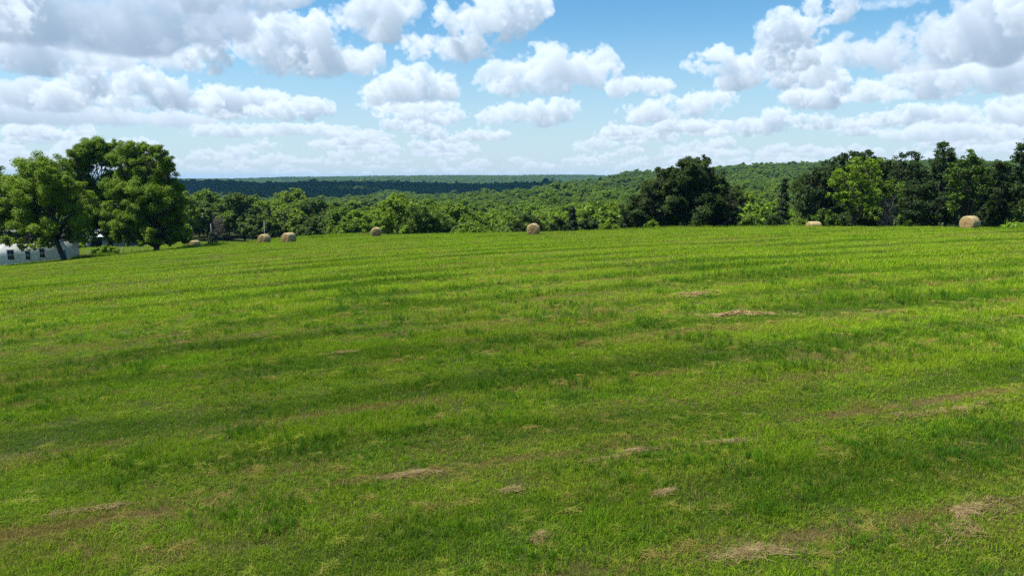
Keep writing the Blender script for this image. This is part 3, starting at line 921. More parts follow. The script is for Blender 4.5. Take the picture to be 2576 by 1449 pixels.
conifer('cedar_tree', 'narrow pointed dark cedar left of the big oak', 'tree', 1440, 520, 578, 118, 20, 91)
conifer('cedar_tree', 'broad blackish cedar between the oak and the right hand wood', 'tree', 1974, 448, 560, 120, 34, 92)
conifer('spruce_bush', 'small dark conifer beside the leftmost hay bale', 'tree', 532, 586, 608, 146, 20, 93)
conifer('cedar_tree', 'dark narrow cedar behind the second utility pole', 'tree', 676, 520, 590, 205, 20, 94)


# dead trees: bare twigs
def dead_bush(label, x, ytop, Y, halfw, seed, cat='dead tree'):
    rg = np.random.default_rng(seed)
    c = at(x, ytop, Y)
    z0 = gz(c[0], Y)
    H = c[2] - z0
    w = halfw * Y / FOCAL * 1024 / 2576
    root = thing('dead_tree', label, cat, (c[0], Y, z0))
    b, t = MB(), MB()
    b.tube([(0, 0, -.3), (.05, 0, H * .35), (0, .1, H * .75)], [.07, .05, .02], 6)
    for i in range(46):
        h = rg.uniform(.1, .75) * H
        a = rg.uniform(0, 6.28)
        L_ = w * rg.uniform(.5, 1.05) * (1 - .5 * h / H)
        e = np.array([math.cos(a) * L_, math.sin(a) * L_, h + rg.uniform(.05, .30) * H])
        s = np.array([0, 0, h])
        m = s + (e - s) * .5 + np.array([0, 0, .05 * H])
        b.tube([s, m, e], [.045, .03, .012], 4)
        for _ in range(7):
            p = s + (e - s) * rg.uniform(.3, 1)
            q = p + rg.normal(0, .28 * w * .6, 3) + np.array([0, 0, .12 * H])
            t.tube([p, q], [.022, .008], 3, cap=False)
    link('trunk', b.mesh('dead_trunk', [DEAD]), root)
    link('twigs', t.mesh('dead_twigs', [DEAD]), root)


dead_bush('bare grey brown dead tree at the edge of the lower pasture', 548, 540, 200, 24, 95)
dead_bush('dead brown bush among the dark trees right', 2236, 496, 103, 32, 96, 'dead bush')

# ------------------------------------------------------------------ the wood in the valley
def wood_tree(seed, H=11.0, W=9.0, leaf=.55, mat='wood', boughs=11, nsub=13, cover=.7):
    rg = np.random.default_rng(seed)
    puffs = [((rg.normal(0, .3), rg.normal(0, .3), H - W * .24), W * .25)]
    for i in range(boughs):
        a = i * 2.399 + rg.uniform(-.3, .3)
        t = rg.uniform(.0, 1.0)
        rr = W * (.16 + .22 * (1 - t) ** .6) * rg.uniform(.8, 1.15)
        zz = H * (.40 + .44 * t) + rg.normal(0, .3)
        puffs.append(((math.cos(a) * rr, math.sin(a) * rr, zz), W * rg.uniform(.17, .25)))
    tr = MB().tube([(0, 0, -1.5), (0, 0, H * .45), (.2, 0, H * .7)], [.22, .17, .07], 5)
    return crown_mesh('wood_tree', puffs, leaf, L[mat], seed, cover, 0, .85, extra=(np.concatenate(tr.v), np.concatenate(tr.q)), nsub=nsub)


wood_specs = [(101, 11, 9.5, 'wood'), (102, 12, 9, 'wood'), (103, 10, 10, 'wood'), (104, 11.5, 8, 'bright'), (105, 10, 9, 'maple'), (106, 9, 8, 'olive'), (107, 12.5, 9.5, 'maple')]
wood_meshes = [wood_tree(s, h, w, mat=m_) for s, h, w, m_ in wood_specs]
FPROB = np.array([.22, .2, .2, .06, .13, .09, .10]); FPROB /= FPROB.sum()

frg = np.random.default_rng(77)


def scatter(r0, r1, a0, a1, cell, jitter=.42):
    """jittered grid points in a sector of the land"""
    xs = np.arange(-r1, r1, cell)
    ys = np.arange(0, r1, cell)
    X, Y = np.meshgrid(xs, ys)
    X = X + frg.uniform(-jitter, jitter, X.shape) * cell
    Y = Y + frg.uniform(-jitter, jitter, Y.shape) * cell
    X, Y = X.ravel(), Y.ravel()
    r = np.hypot(X, Y); a = np.arctan2(X, Y)
    k = (r > r0) & (r < r1) & (a > a0) & (a < a1)
    return X[k], Y[k]


A0, A1 = R(-41), R(41)
X, Y = scatter(104, 700, A0, A1, 7.2)
X2, Y2 = scatter(700, 2600, A0, A1, 9.0)
X, Y = np.concatenate([X, X2]), np.concatenate([Y, Y2])
keep = pasture_mask(X, Y) < .02
aa = np.arctan2(X, Y)
rr = np.hypot(X, Y)
# keep clear of the trees that are placed one by one
clear = np.interp(aa, COL_ANG, [200, 210, 200, 160, 155, 165, 185, 185, 170, 165])
keep &= rr > clear
X, Y, rr, aa = X[keep], Y[keep], rr[keep], aa[keep]
Zg = ground(X, Y)
kind_i = frg.choice(len(wood_meshes), len(X), p=FPROB)
size = np.clip(frg.lognormal(0, .20 - .06 * smooth(400, 900, rr)), .55, 1.5) * (.78 + .36 * noise2(X, Y, 500))
size = np.where(frg.random(len(X)) < .04, size * 1.35, size)
stand = noise2(X + 60, Y, 700)                       # stands of one kind
kind_i = np.where((stand > .70) & (frg.random(len(X)) < .5), 3, kind_i)
kind_i = np.where((stand < .36) & (frg.random(len(X)) < .5), 5, kind_i)
rots = frg.uniform(0, 6.28, len(X))
# which of them the camera can see: walk outwards along each direction and keep what rises above the rest
slope_top = (Zg + 10.5 * size - CAM_Z) / rr
order = np.argsort(rr)
bins = np.full(900, -9.0)
bi = np.clip(((aa - A0) / (A1 - A0) * 900).astype(int), 0, 899)
vis = np.zeros(len(X))
for k_ in order:
    hw = max(1, int(4.0 / rr[k_] / (A1 - A0) * 900))
    s_ = slice(max(0, bi[k_] - hw), bi[k_] + hw + 1)
    lo = bins[s_].mean()
    vis[k_] = max(0.0, (slope_top[k_] - lo)) * (2 * hw + 1)
    bins[s_] = np.maximum(bins[s_], slope_top[k_] - .2 / rr[k_])
inview = np.abs(aa) < R(36)
crest_slope = -0.079
cand = np.where(inview & (vis > 0) & (slope_top > crest_slope) & (rr < 520) & ((aa > R(-26)) & (aa < R(22))))[0]
cand = cand[np.argsort(-vis[cand])][:260]
single = np.zeros(len(X), bool)
single[cand] = True
kinds = {'wood': 'mid green', 'bright': 'yellow green', 'maple': 'fresh green', 'olive': 'dark olive'}
for q in np.where(single)[0]:
    o = link('deciduous_tree', wood_meshes[kind_i[q]], None, (X[q], Y[q], Zg[q]))
    o.rotation_euler = (0, 0, rots[q])
    o.scale = (size[q],) * 3
    hue = kinds[wood_specs[kind_i[q]][3]]
    tag(o, 'rounded %s tree crowded among the near trees of the valley wood' % hue, 'tree', 'near %s trees of the valley wood' % hue)


def instancer(name, P, index, rot, scale, protos, kind='stuff'):
    """one object whose points carry copies of the prototype meshes"""
    me = bpy.data.meshes.new(name)
    me.vertices.add(len(P))
    me.vertices.foreach_set('co', np.asarray(P, np.float32).ravel())
    a = me.attributes.new('pick', 'INT', 'POINT'); a.data.foreach_set('value', np.asarray(index, np.int32))
    a = me.attributes.new('turn', 'FLOAT_VECTOR', 'POINT'); a.data.foreach_set('vector', np.asarray(rot, np.float32).ravel())
    a = me.attributes.new('size', 'FLOAT_VECTOR', 'POINT'); a.data.foreach_set('vector', np.asarray(scale, np.float32).ravel())
    o = link(name, me)
    c = bpy.data.collections.new(name + '_kinds')
    for i, pm in enumerate(protos):
        po = bpy.data.objects.new('%s_kind_%02d' % (name, i), pm)
        c.objects.link(po)
    g = bpy.data.node_groups.new(name + '_scatter', 'GeometryNodeTree')
    g.interface.new_socket('Geometry', in_out='INPUT', socket_type='NodeSocketGeometry')
    g.interface.new_socket('Geometry', in_out='OUTPUT', socket_type='NodeSocketGeometry')
    n = Nodes(g)
    gi = n.new('NodeGroupInput'); go = n.new('NodeGroupOutput')
    ci = n.new('GeometryNodeCollectionInfo', transform_space='ORIGINAL')
    ci.inputs['Collection'].default_value = c
    ci.inputs['Separate Children'].default_value = True
    ci.inputs['Reset Children'].default_value = True
    pk = n.new('GeometryNodeInputNamedAttribute', data_type='INT'); pk.inputs[0].default_value = 'pick'
    tn = n.new('GeometryNodeInputNamedAttribute', data_type='FLOAT_VECTOR'); tn.inputs[0].default_value = 'turn'
    sz = n.new('GeometryNodeInputNamedAttribute', data_type='FLOAT_VECTOR'); sz.inputs[0].default_value = 'size'
    e2r = n.new('FunctionNodeEulerToRotation', {0: tn.outputs[0]})
    ip = n.new('GeometryNodeInstanceOnPoints')
    n.put(ip.inputs['Points'], gi.outputs[0])
    n.put(ip.inputs['Instance'], ci.outputs[0])
    ip.inputs['Pick Instance'].default_value = True
    n.put(ip.inputs['Instance Index'], pk.outputs[0])
    n.put(ip.inputs['Rotation'], e2r.outputs[0])
    n.put(ip.inputs['Scale'], sz.outputs[0])
    n.put(go.inputs[0], ip.outputs[0])
    md = o.modifiers.new('scatter', 'NODES')
    md.node_group = g
    return tag(o, kind=kind)


rest = ~single
P = np.stack([X, Y, Zg], 1)[rest]
nrest = len(P)
forest = instancer('forest', P, kind_i[rest], np.stack([np.zeros(nrest), np.zeros(nrest), rots[rest]], 1), np.repeat(size[rest][:, None], 3, 1), wood_meshes)
tag(forest, 'continuous leafy green wood filling the valley and the hill on the right', 'wood')

far_meshes = [wood_tree(200 + i, 13, 15, leaf=1.5, mat=m_, boughs=8, nsub=7, cover=.6) for i, m_ in enumerate(['wood', 'wood', 'maple', 'wood', 'olive'])]
X, Y = scatter(2600, 5600, A0, A1, 19)
n_ = len(X)
big = np.full(n_, 1.15)
far = instancer('far_forest', np.stack([X, Y, ground(X, Y) - 2], 1), frg.choice(5, n_, p=[.26, .24, .2, .2, .1]),
                np.stack([np.zeros(n_), np.zeros(n_), frg.uniform(0, 6.28, n_)], 1),
                np.stack([big * frg.uniform(.85, 1.2, n_), big * frg.uniform(.85, 1.2, n_), frg.uniform(.8, 1.15, n_)], 1), far_meshes)
tag(far, 'distant blue green woods covering the ridges on the horizon', 'wood')

# ------------------------------------------------------------------ hay bales
def bale_material(name, face):
    m, n = material(name)
    tc = n.new('ShaderNodeTexCoord').outputs['Object']
    if face:
        s = n.new('ShaderNodeSeparateXYZ', {0: tc})
        rad_ = n.math('SQRT', n.math('ADD', n.math('MULTIPLY', s.outputs[0], s.outputs[0]), n.math('MULTIPLY', s.outputs[2], s.outputs[2])))
        an = n.math('ARCTAN2', s.outputs[2], s.outputs[0])
        sp = n.math('ADD', n.math('MULTIPLY', rad_, 9.0), n.math('DIVIDE', an, 6.2832))
        sp = n.math('ADD', sp, n.math('MULTIPLY', n.noise(tc, 4, 4), 1.6))
        band = n.math('ABSOLUTE', n.math('SUBTRACT', n.math('FRACT', sp), 0.5))
        f = n.math('ADD', n.math('MULTIPLY', band, 0.9), n.math('MULTIPLY_ADD', n.noise(tc, 22, 4, .7), 1.0, -.25), clamp=True)
        c = n.mix(f, (0.095, 0.055, 0.020, 1), (0.385, 0.285, 0.125, 1))
    else:
        mp = n.new('ShaderNodeMapping', {'Vector': tc, 'Scale': (6, 1.6, 6)}).outputs[0]
        f = n.noise(mp, 6, 5, .7)
        c = n.mix(n.ramp(f, .3, .75), (0.20, 0.155, 0.070, 1), (0.46, 0.39, 0.215, 1))
        c = n.mix(n.ramp(n.noise(tc, 2.2, 3), .45, .7, 0, .5), c, (0.30, 0.27, 0.19, 1))
    p = n.new('ShaderNodeBsdfPrincipled', {'Base Color': c, 'Roughness': .85, 'Specular IOR Level': .15})
    bp = n.new('ShaderNodeBump', {'Height': f, 'Strength': .9, 'Distance': .04})
    n.put(p.inputs['Normal'], bp.outputs[0])
    n.new('ShaderNodeOutputMaterial', {'Surface': p.outputs[0]})
    return m


BALE_SIDE = bale_material('net_wrapped_hay', False)
BALE_FACE = bale_material('rolled_hay_end', True)
STRAW = simple_material('loose_straw', (0.26, 0.19, 0.085), (0.46, 0.36, 0.18), 3, .7, .2)


def bale_meshes(seed, D=1.5, Ln=1.5):
    """axis along local y, resting on z = 0 with a slight sag"""
    rg = np.random.default_rng(seed)
    S, K = 56, 15
    Rb = D / 2
    a = np.arange(S) * 2 * math.pi / S
    rad_a = 1 + .018 * np.sin(a * 3 + rg.uniform(0, 6)) + .012 * np.sin(a * 5 + rg.uniform(0, 6))
    V, Q = [], []
    for j in range(K):
        t = j / (K - 1)
        y = (t - .5) * Ln
        e = 1 - .09 * (abs(2 * t - 1) ** 8)
        rr_ = Rb * rad_a * e * (1 + rg.normal(0, .006)) + rg.normal(0, .006, S)
        x, z = np.cos(a) * rr_, np.sin(a) * rr_
        z = np.where(z < -Rb * .82, -Rb * .82 - (z + Rb * .82) * -.35, z)
        V.append(np.stack([x, np.full(S, y), z + Rb * .885], 1))
    for j in range(K - 1):
        for s in range(S):
            s2 = (s + 1) % S
            Q.append((j * S + s, (j + 1) * S + s, (j + 1) * S + s2, j * S + s2))
    side = mesh_from('bale_side', np.concatenate(V), np.array(Q), [BALE_SIDE], smooth_shade=True)
    faces = []
    for j, sg in ((0, -1), (K - 1, 1)):
        rim = V[j]
        rings = [rim]
        for q in (.86, .62, .38, .16):
            w = rim * 1.0
            cen = rim.mean(0)
            w = cen + (rim - cen) * q
            w[:, 1] = rim[:, 1] + sg * (.05 * (1 - q * q) + .02) + rg.normal(0, .012, S)
            rings.append(w)
        cen = rim.mean(0) + np.array([0, sg * .05, 0])
        VV = np.concatenate(rings + [cen[None]])
        FQ, FT = [], []
        for k in range(len(rings) - 1):
            for s in range(S):
                s2 = (s + 1) % S
                q_ = (k * S + s, k * S + s2, (k + 1) * S + s2, (k + 1) * S + s)
                FQ.append(q_ if sg < 0 else q_[::-1])
        kk = len(rings) - 1
        for s in range(S):
            s2 = (s + 1) % S
            t_ = (kk * S + s, kk * S + s2, len(VV) - 1)
            FT.append(t_ if sg < 0 else t_[::-1])
        faces.append(mesh_from('bale_end', VV - [0, 0, 0], [np.array(FQ), np.array(FT)], [BALE_FACE], smooth_shade=True))
    # straws that stick out
    n = 900
    ang_ = rg.uniform(0, 6.28, n)
    yy = rg.uniform(-.5, .5, n) * Ln
    end = rg.random(n) < .4
    rr_ = np.where(end, Rb * np.sqrt(rg.random(n)) * .96, Rb * .985)
    yy = np.where(end, np.sign(yy) * (Ln / 2 + .02), yy)
    P = np.stack([np.cos(ang_) * rr_, yy, np.sin(ang_) * rr_ + Rb * .9], 1)
    outd = np.where(end[:, None], np.stack([0 * yy, np.sign(yy), 0 * yy], 1), np.stack([np.cos(ang_), 0 * yy, np.sin(ang_)], 1))
    d = unit(outd * .35 + rg.standard_normal((n, 3)) * .6)
    w = unit(np.cross(d, rg.standard_normal((n, 3)))) * .006
    Ls = rg.uniform(.05, .16, (n, 1))
    SV = np.stack([P - w, P + w, P + d * Ls], 1).reshape(-1, 3)
    straw = mesh_from('bale_straw', SV, np.arange(3 * n).reshape(n, 3), [STRAW])
    return side, faces, straw


BALES = [
    # x, visible base y, distance, turn, diameter, length, label
    (490, 619, 136, 45, 1.5, 1.62, 'leftmost round hay bale, its tan end turned left, lowest on the slope'),
    (665, 607, 112, 32, 1.5, 1.5, 'round hay bale in front of the pole, left one of a close pair'),
    (727, 606, 100, 38, 1.5, 1.55, 'largest bale of the close pair, right of the other'),
    (818, 600, 138, 70, 1.5, 1.5, 'pale top of a hay bale sunk behind the field crest at left'),
    (947, 589, 108, 8, 1.5, 1.45, 'round hay bale with its end facing the camera by the domed tree'),
    (1342, 583, 92, 11, 1.55, 1.35, 'round hay bale showing its whole tan end near the middle'),
    (2046, 578, 99, 52, 1.5, 1.6, 'pale hay bale half hidden behind the crest near the right hand wood'),
    (2438, 576, 76, 24, 1.52, 1.5, 'big round hay bale before the dark trees near the right edge'),
]
bale_sets = [bale_meshes(300 + i) for i in range(4)]
for i, (x, yb, Yd, turn, D, Ln, lab) in enumerate(BALES):
    p = at(x, yb, Yd)
    az = math.atan2(p[0], Yd)
    z = gz(p[0], Yd)
    b = thing('hay_bale', lab, 'hay bale', (p[0], Yd, z - .03), -(az + R(turn)), 'round hay bales left on the field')
    b.scale = (D / 1.5, Ln / 1.5, D / 1.5)
    sd, fc, st = bale_sets[i % 4]
    link('wrapped_side', sd, b)
    for f_ in fc:
        link('end_face', f_, b)
    link('straw', st, b)

# ------------------------------------------------------------------ grass
def blades(rg, n, radius, h0, h1, w, lean=.5, seg=2, curl=.35, clump=0):
    """bent tapering blades as strips; returns verts, quads, tris, tint (faces), hgt (verts)"""
    if clump:
        cc = rg.uniform(-1, 1, (clump, 2)) * radius
        k = rg.integers(0, clump, n)
        pos = cc[k] + rg.normal(0, radius * .12, (n, 2))
    else:
        a = rg.uniform(0, 6.28, n); r_ = radius * np.sqrt(rg.random(n))
        pos = np.stack([np.cos(a) * r_, np.sin(a) * r_], 1)
    h = rg.uniform(h0, h1, n)
    dr = rg.uniform(0, 6.28, n)
    ld = np.stack([np.cos(dr), np.sin(dr)], 1)
    le = h * np.abs(rg.normal(0, lean, n))
    sd = rg.uniform(0, 6.28, n)
    side = np.stack([np.cos(sd), np.sin(sd), 0 * sd], 1) * (w * rg.uniform(.6, 1.3, n))[:, None] * .5
    z0 = np.full(n, -.02)
    base = np.stack([pos[:, 0], pos[:, 1], z0], 1)
    m = np.stack([pos[:, 0] + ld[:, 0] * le * .35, pos[:, 1] + ld[:, 1] * le * .35, h * .58], 1)
    top = np.stack([pos[:, 0] + ld[:, 0] * le, pos[:, 1] + ld[:, 1] * le, h * (1 - curl * np.minimum(le / h, 1.5) * .5)], 1)
    V = np.stack([base - side, base + side, m + side * .8, m - side * .8, top], 1).reshape(-1, 3)
    o = np.arange(n)[:, None] * 5
    Q = o + np.array([0, 1, 2, 3]); T = o + np.array([3, 2, 4])
    tint = np.clip(rg.normal(.40, .30, n), 0, 1)
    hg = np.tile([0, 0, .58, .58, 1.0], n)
    return V, Q, T, np.concatenate([tint, tint]), hg


def tuft(name, seed, mat, *args, **kw):
    V, Q, T, ti, hg = blades(np.random.default_rng(seed), *args, **kw)
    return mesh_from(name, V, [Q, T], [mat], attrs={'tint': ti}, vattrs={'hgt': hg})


def strands(rg, n, rx, ry, h, L0, L1, w, dirn=None, spread=1.0):
    """dry stalks lying on one another in a low heap"""
    a = rg.uniform(0, 6.28, n); r_ = np.abs(rg.normal(0, .55, n))
    px, py = np.cos(a) * r_ * rx, np.sin(a) * r_ * ry
    wisp = noise2(px * 2.2 + rx * 50, py * 5 + ry * 90, 9) > .50
    px = np.where(wisp, px, px * .6); py = np.where(wisp, py, py * .45)
    pz = h * np.maximum(0, 1 - r_) * rg.random(n) + .01
    d = (rg.uniform(0, 6.28, n) if dirn is None else dirn + rg.normal(0, spread, n))
    Ls = rg.uniform(L0, L1, n) * .5
    dv = np.stack([np.cos(d) * Ls, np.sin(d) * Ls, rg.normal(0, .12, n) * Ls + .01], 1)
    wv = np.stack([-np.sin(d), np.cos(d), rg.normal(0, .5, n)], 1) * w * .5
    c = np.stack([px, py, pz], 1)
    bow = np.stack([0 * d, 0 * d, Ls * rg.uniform(0, .2, n)], 1)
    V = np.stack([c - dv - wv, c - dv + wv, c + bow + wv, c + bow - wv, c + dv + wv, c + dv - wv], 1).reshape(-1, 3)
    o = np.arange(n)[:, None] * 6
    Q = np.concatenate([o + np.array([0, 1, 2, 3]), o + np.array([3, 2, 4, 5])])
    ti = np.clip(rg.normal(.5, .25, n), 0, 1)
    return V, Q, np.concatenate([ti, ti]), np.ones(len(V))


def straw_patch(name, seed, *args, mat=None, **kw):
    V, Q, ti, hg = strands(np.random.default_rng(seed), *args, **kw)
    return mesh_from(name, V, Q, [mat or GRASS_DRY], attrs={'tint': ti}, vattrs={'hgt': hg})


HAY_STALK = simple_material('cut_hay', (0.16, 0.108, 0.042), (0.32, 0.235, 0.110), 7, .8, .15)
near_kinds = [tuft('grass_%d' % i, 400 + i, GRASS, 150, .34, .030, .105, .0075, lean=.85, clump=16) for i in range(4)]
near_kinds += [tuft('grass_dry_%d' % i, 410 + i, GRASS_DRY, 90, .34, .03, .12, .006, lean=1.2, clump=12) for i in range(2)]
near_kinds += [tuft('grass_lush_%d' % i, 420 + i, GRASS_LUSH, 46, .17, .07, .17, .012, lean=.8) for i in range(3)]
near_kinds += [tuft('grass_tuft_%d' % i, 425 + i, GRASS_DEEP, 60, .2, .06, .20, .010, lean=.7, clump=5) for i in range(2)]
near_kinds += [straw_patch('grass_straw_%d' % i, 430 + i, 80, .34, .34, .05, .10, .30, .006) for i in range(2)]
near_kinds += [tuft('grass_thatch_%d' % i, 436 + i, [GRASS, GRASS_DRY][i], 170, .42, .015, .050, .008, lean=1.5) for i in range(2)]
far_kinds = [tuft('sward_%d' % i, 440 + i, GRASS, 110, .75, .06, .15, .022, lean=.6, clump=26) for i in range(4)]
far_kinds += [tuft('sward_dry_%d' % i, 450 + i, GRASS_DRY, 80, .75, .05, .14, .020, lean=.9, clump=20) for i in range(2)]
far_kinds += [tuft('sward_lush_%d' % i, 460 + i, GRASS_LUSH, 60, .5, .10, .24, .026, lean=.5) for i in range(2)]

grg = np.random.default_rng(55)


def grass_points(r0, r1, per_m2, a_lim=R(56)):
    n = int(a_lim * (r1 ** 2 - r0 ** 2) * per_m2)
    a = grg.uniform(-a_lim, a_lim, n)
    r_ = np.sqrt(grg.uniform(r0 ** 2, r1 ** 2, n))
    return r_ * np.sin(a), r_ * np.cos(a)


def growth(x, y):
    """how tall the aftermath stands: uneven streaks along the rows and tufts of about a metre"""
    ca, sa = math.cos(R(15)), math.sin(R(15))
    al, ac = x * ca + y * sa, -x * sa + y * ca
    g = noise2(al * .16 + 70, ac + 13, 70) * .9 + noise2(al * .5 - 31, ac, 22) * .8 + noise2(x + 9, y, 9) * .6 + noise2(x, y + 5, 3.1) * .6 - 1.45
    g = g + .30 * np.sin(ac / 4.30 * 2 * math.pi + 5.0 * noise2(al, ac * 2, 160) + 1.0)
    return np.clip(.90 + .95 * g, .45, 1.7)


def row_phase(x, y):
    ac = -x * math.sin(R(15)) + y * math.cos(R(15))
    return ((ac - 8.6) / 4.30) % 1.0


parts = []
for (r0, r1, dens_) in ((3.0, 16, 26), (16, 27, 17), (27, 42, 10)):
    x, y = grass_points(r0, r1, dens_)
    n = len(x)
    u = grg.random(n)
    patch = noise2(x, y, 60)
    pk = grg.integers(0, 4, n)
    ph = row_phase(x, y)
    onrow = np.exp(-((np.minimum(ph, 1 - ph)) / .09) ** 2)
    dryp = .10 + .10 * smooth(20, 9, np.hypot(x, y)) + .20 * smooth(.45, .75, patch) + .10 * onrow
    pk = np.where(u < dryp, 4 + grg.integers(0, 2, n), pk)
    lush = noise2(x + 40, y - 17, 36)
    pk = np.where((u > .90) & (lush > .55), 6 + grg.integers(0, 3, n), pk)
    pk = np.where((u > dryp) & (u < dryp + (.025 + .03 * (np.hypot(x, y) < 17)) + .13 * onrow * smooth(.45, .6, noise2(x + 3, y, 40))), 11 + grg.integers(0, 2, n), pk)
    pk = np.where((u > .62) & (u < .90) & (noise2(x - 20, y + 44, 14) > .43), 9 + grg.integers(0, 2, n), pk)
    s = grg.uniform(.75, 1.3, n) * (1 + .25 * smooth(16, 40, np.hypot(x, y)))
    zs = s * growth(x, y) * (1 - .3 * onrow)
    parts.append((x, y, pk, s, zs))
    x, y = grass_points(r0, r1, dens_ * .45)            # low matted growth over the soil
    n = len(x)
    pk = 13 + (grg.random(n) < .16 + .3 * smooth(.4, .7, noise2(x + 7, y, 24))).astype(int)
    s = grg.uniform(.9, 1.3, n)
    parts.append((x, y, pk, s, s))
x, y, pk, s, zs = [np.concatenate([q[i] for q in parts]) for i in range(5)]
n = len(x)
tilt = grg.normal(0, .06, (n, 2))
meadow = instancer('meadow_grass', np.stack([x, y, ground(x, y)], 1), pk, np.stack([tilt[:, 0], tilt[:, 1], grg.uniform(0, 6.28, n)], 1),
                   np.stack([s, s, zs], 1), near_kinds)
tag(meadow, 'short mown meadow grass, green mixed with straw blades, in the foreground', 'grass')
print('near grass', n)

parts = []
for (r0, r1, dens_) in ((38, 70, 4.5), (70, 125, 3.0), (125, 240, .9)):
    x, y = grass_points(r0, r1, dens_)
    k = pasture_mask(x, y) > .5
    x, y = x[k], y[k]
    n = len(x)
    u = grg.random(n)
    patch = noise2(x, y, 60)
    pk = grg.integers(0, 4, n)
    pk = np.where(u < .12 + .25 * smooth(.5, .75, patch), 4 + grg.integers(0, 2, n), pk)
    pk = np.where((u > .86) & (noise2(x + 40, y - 17, 50) > .5), 6 + grg.integers(0, 2, n), pk)
    s = grg.uniform(.8, 1.3, n) * (1.0 if r0 < 120 else 1.7)
    zs = grg.uniform(.8, 1.2, n) * growth(x, y) * (1.0 if r0 < 120 else 1.6)
    parts.append((x, y, pk, s, zs))
x, y, pk, s, zs = [np.concatenate([q[i] for q in parts]) for i in range(5)]
n = len(x)
sward = instancer('far_grass', np.stack([x, y, ground(x, y)], 1), pk, np.stack([np.zeros(n), np.zeros(n), grg.uniform(0, 6.28, n)], 1),
                  np.stack([s, s, zs], 1), far_kinds)
tag(sward, 'bright mown grass running up to the crest of the field', 'grass')
print('far grass', n)

# loose hay: patches one can count
HAY = [
    # x, y, half length, half width, height, turn, label
    (1735, 741, 2.3, .60, .14, 12, 'tan heap of leftover hay high on the right of the field'),
    (1855, 792, 1.9, .42, .10, -8, 'long thin tan hay wisp below the upper hay heap'),
    (1040, 1198, .95, .20, .06, 15, 'pale hay clump on the mown line left of centre'),
    (1815, 1109, .75, .20, .07, 15, 'short pale hay clump on the mown line right of centre'),
    (1590, 1140, 1.3, .16, .05, 16, 'thin trail of hay stalks at the centre of the mown line'),
    (240, 1282, 1.2, .17, .05, 15, 'straggling hay trail near the lower left of the mown line'),
    (2400, 1030, 2.0, .22, .06, 15, 'long hay trail on the mown line near the right edge'),
    (2470, 1305, 1.25, .42, .10, 22, 'brownish hay heap near the lower right corner'),
    (1900, 1400, 1.1, .26, .06, 15, 'flat brown hay patch at the bottom right of centre'),
    (1660, 1236, .22, .12, .08, 30, 'tiny hay tuft below the central hay trail'),
    (1285, 1236, .16, .10, .06, 10, 'tiny hay tuft near the bottom centre'),
    (1360, 1352, .16, .12, .06, 70, 'smallest brown hay tuft near the bottom edge'),
    (860, 886, .8, .22, .05, 10, 'faint brown hay patch in the middle left of the field'),
]
for i, (x, y, hl, hw, hh, tr_, lab) in enumerate(HAY):
    lo, hi = 5.0, 80.0
    for _ in range(60):                         # find where the line of sight meets the field
        m = (lo + hi) / 2
        p = at(x, y, m)
        if p[2] > gz(p[0], m): lo = m
        else: hi = m
    p = at(x, y, lo)
    dens_ = 560
    n = int(max(240, min(5200, hl * hw * 3.14 * 430 * (1.0 if lo < 24 else 1.5))))
    w = .006 if lo < 18 else (.010 if lo < 24 else .016)
    me = straw_patch('hay', 500 + i, n, hl, hw, hh, .10, .36, w, mat=HAY_STALK, dirn=0.0, spread=.55)
    P_ = np.zeros(len(me.vertices) * 3, np.float32)
    me.vertices.foreach_get('co', P_)
    P_ = P_.reshape(-1, 3)
    ragged = noise2(P_[:, 0] * 3 + i * 9, P_[:, 1] * 3, 8)
    ca, sa = math.cos(R(tr_)), math.sin(R(tr_))
    P_[:, 2] *= .40
    wx = P_[:, 0]; wy = P_[:, 1] + (noise2(P_[:, 0] + i * 7, P_[:, 0] * 0, 6) - .5) * hw * 1.5
    q = np.stack([wx * ca - wy * sa, wx * sa + wy * ca, P_[:, 2]], 1)
    q[:, 2] *= 1.0 if lo < 24 else 1.8
    q[:, 2] += ground(q[:, 0] + p[0], q[:, 1] + p[1]) - gz(p[0], lo) + .030
    me.vertices.foreach_set('co', q.astype(np.float32).ravel())
    me.update()
    o = link('hay_heap', me, None, (p[0], lo, gz(p[0], lo)))
    tag(o, lab, 'hay', 'hay left lying on the field')

# tall weeds along the far edge of the field
weed_kinds = [tuft('weeds_%d' % i, 470 + i, GRASS_LUSH, 60, .7, .25, .75, .03, lean=.3) for i in range(2)]
weed_kinds += [tuft('weeds_dry_%d' % i, 475 + i, GRASS_DRY, 50, .7, .3, .8, .022, lean=.25) for i in range(1)]
wa = grg.uniform(R(-31), R(36), 2600)
we = np.interp(wa, COL_ANG, [118, 128, 128, 118, 112, 110, 106, 104, 100, 94])
wr = we + np.abs(grg.normal(0, 3.0, len(wa)))
x, y = wr * np.sin(wa), wr * np.cos(wa)
k = noise2(x, y, 90) > .42
x, y = x[k], y[k]
n = len(x)
s = grg.uniform(.7, 1.2, n)
weeds = instancer('tall_grass', np.stack([x, y, ground(x, y)], 1), grg.choice(3, n, p=[.4, .35, .25]), np.stack([np.zeros(n), np.zeros(n), grg.uniform(0, 6.28, n)], 1),
                  np.repeat(s[:, None], 3, 1), weed_kinds)
tag(weeds, 'uncut tall grass and weeds along the far edge of the field', 'grass')

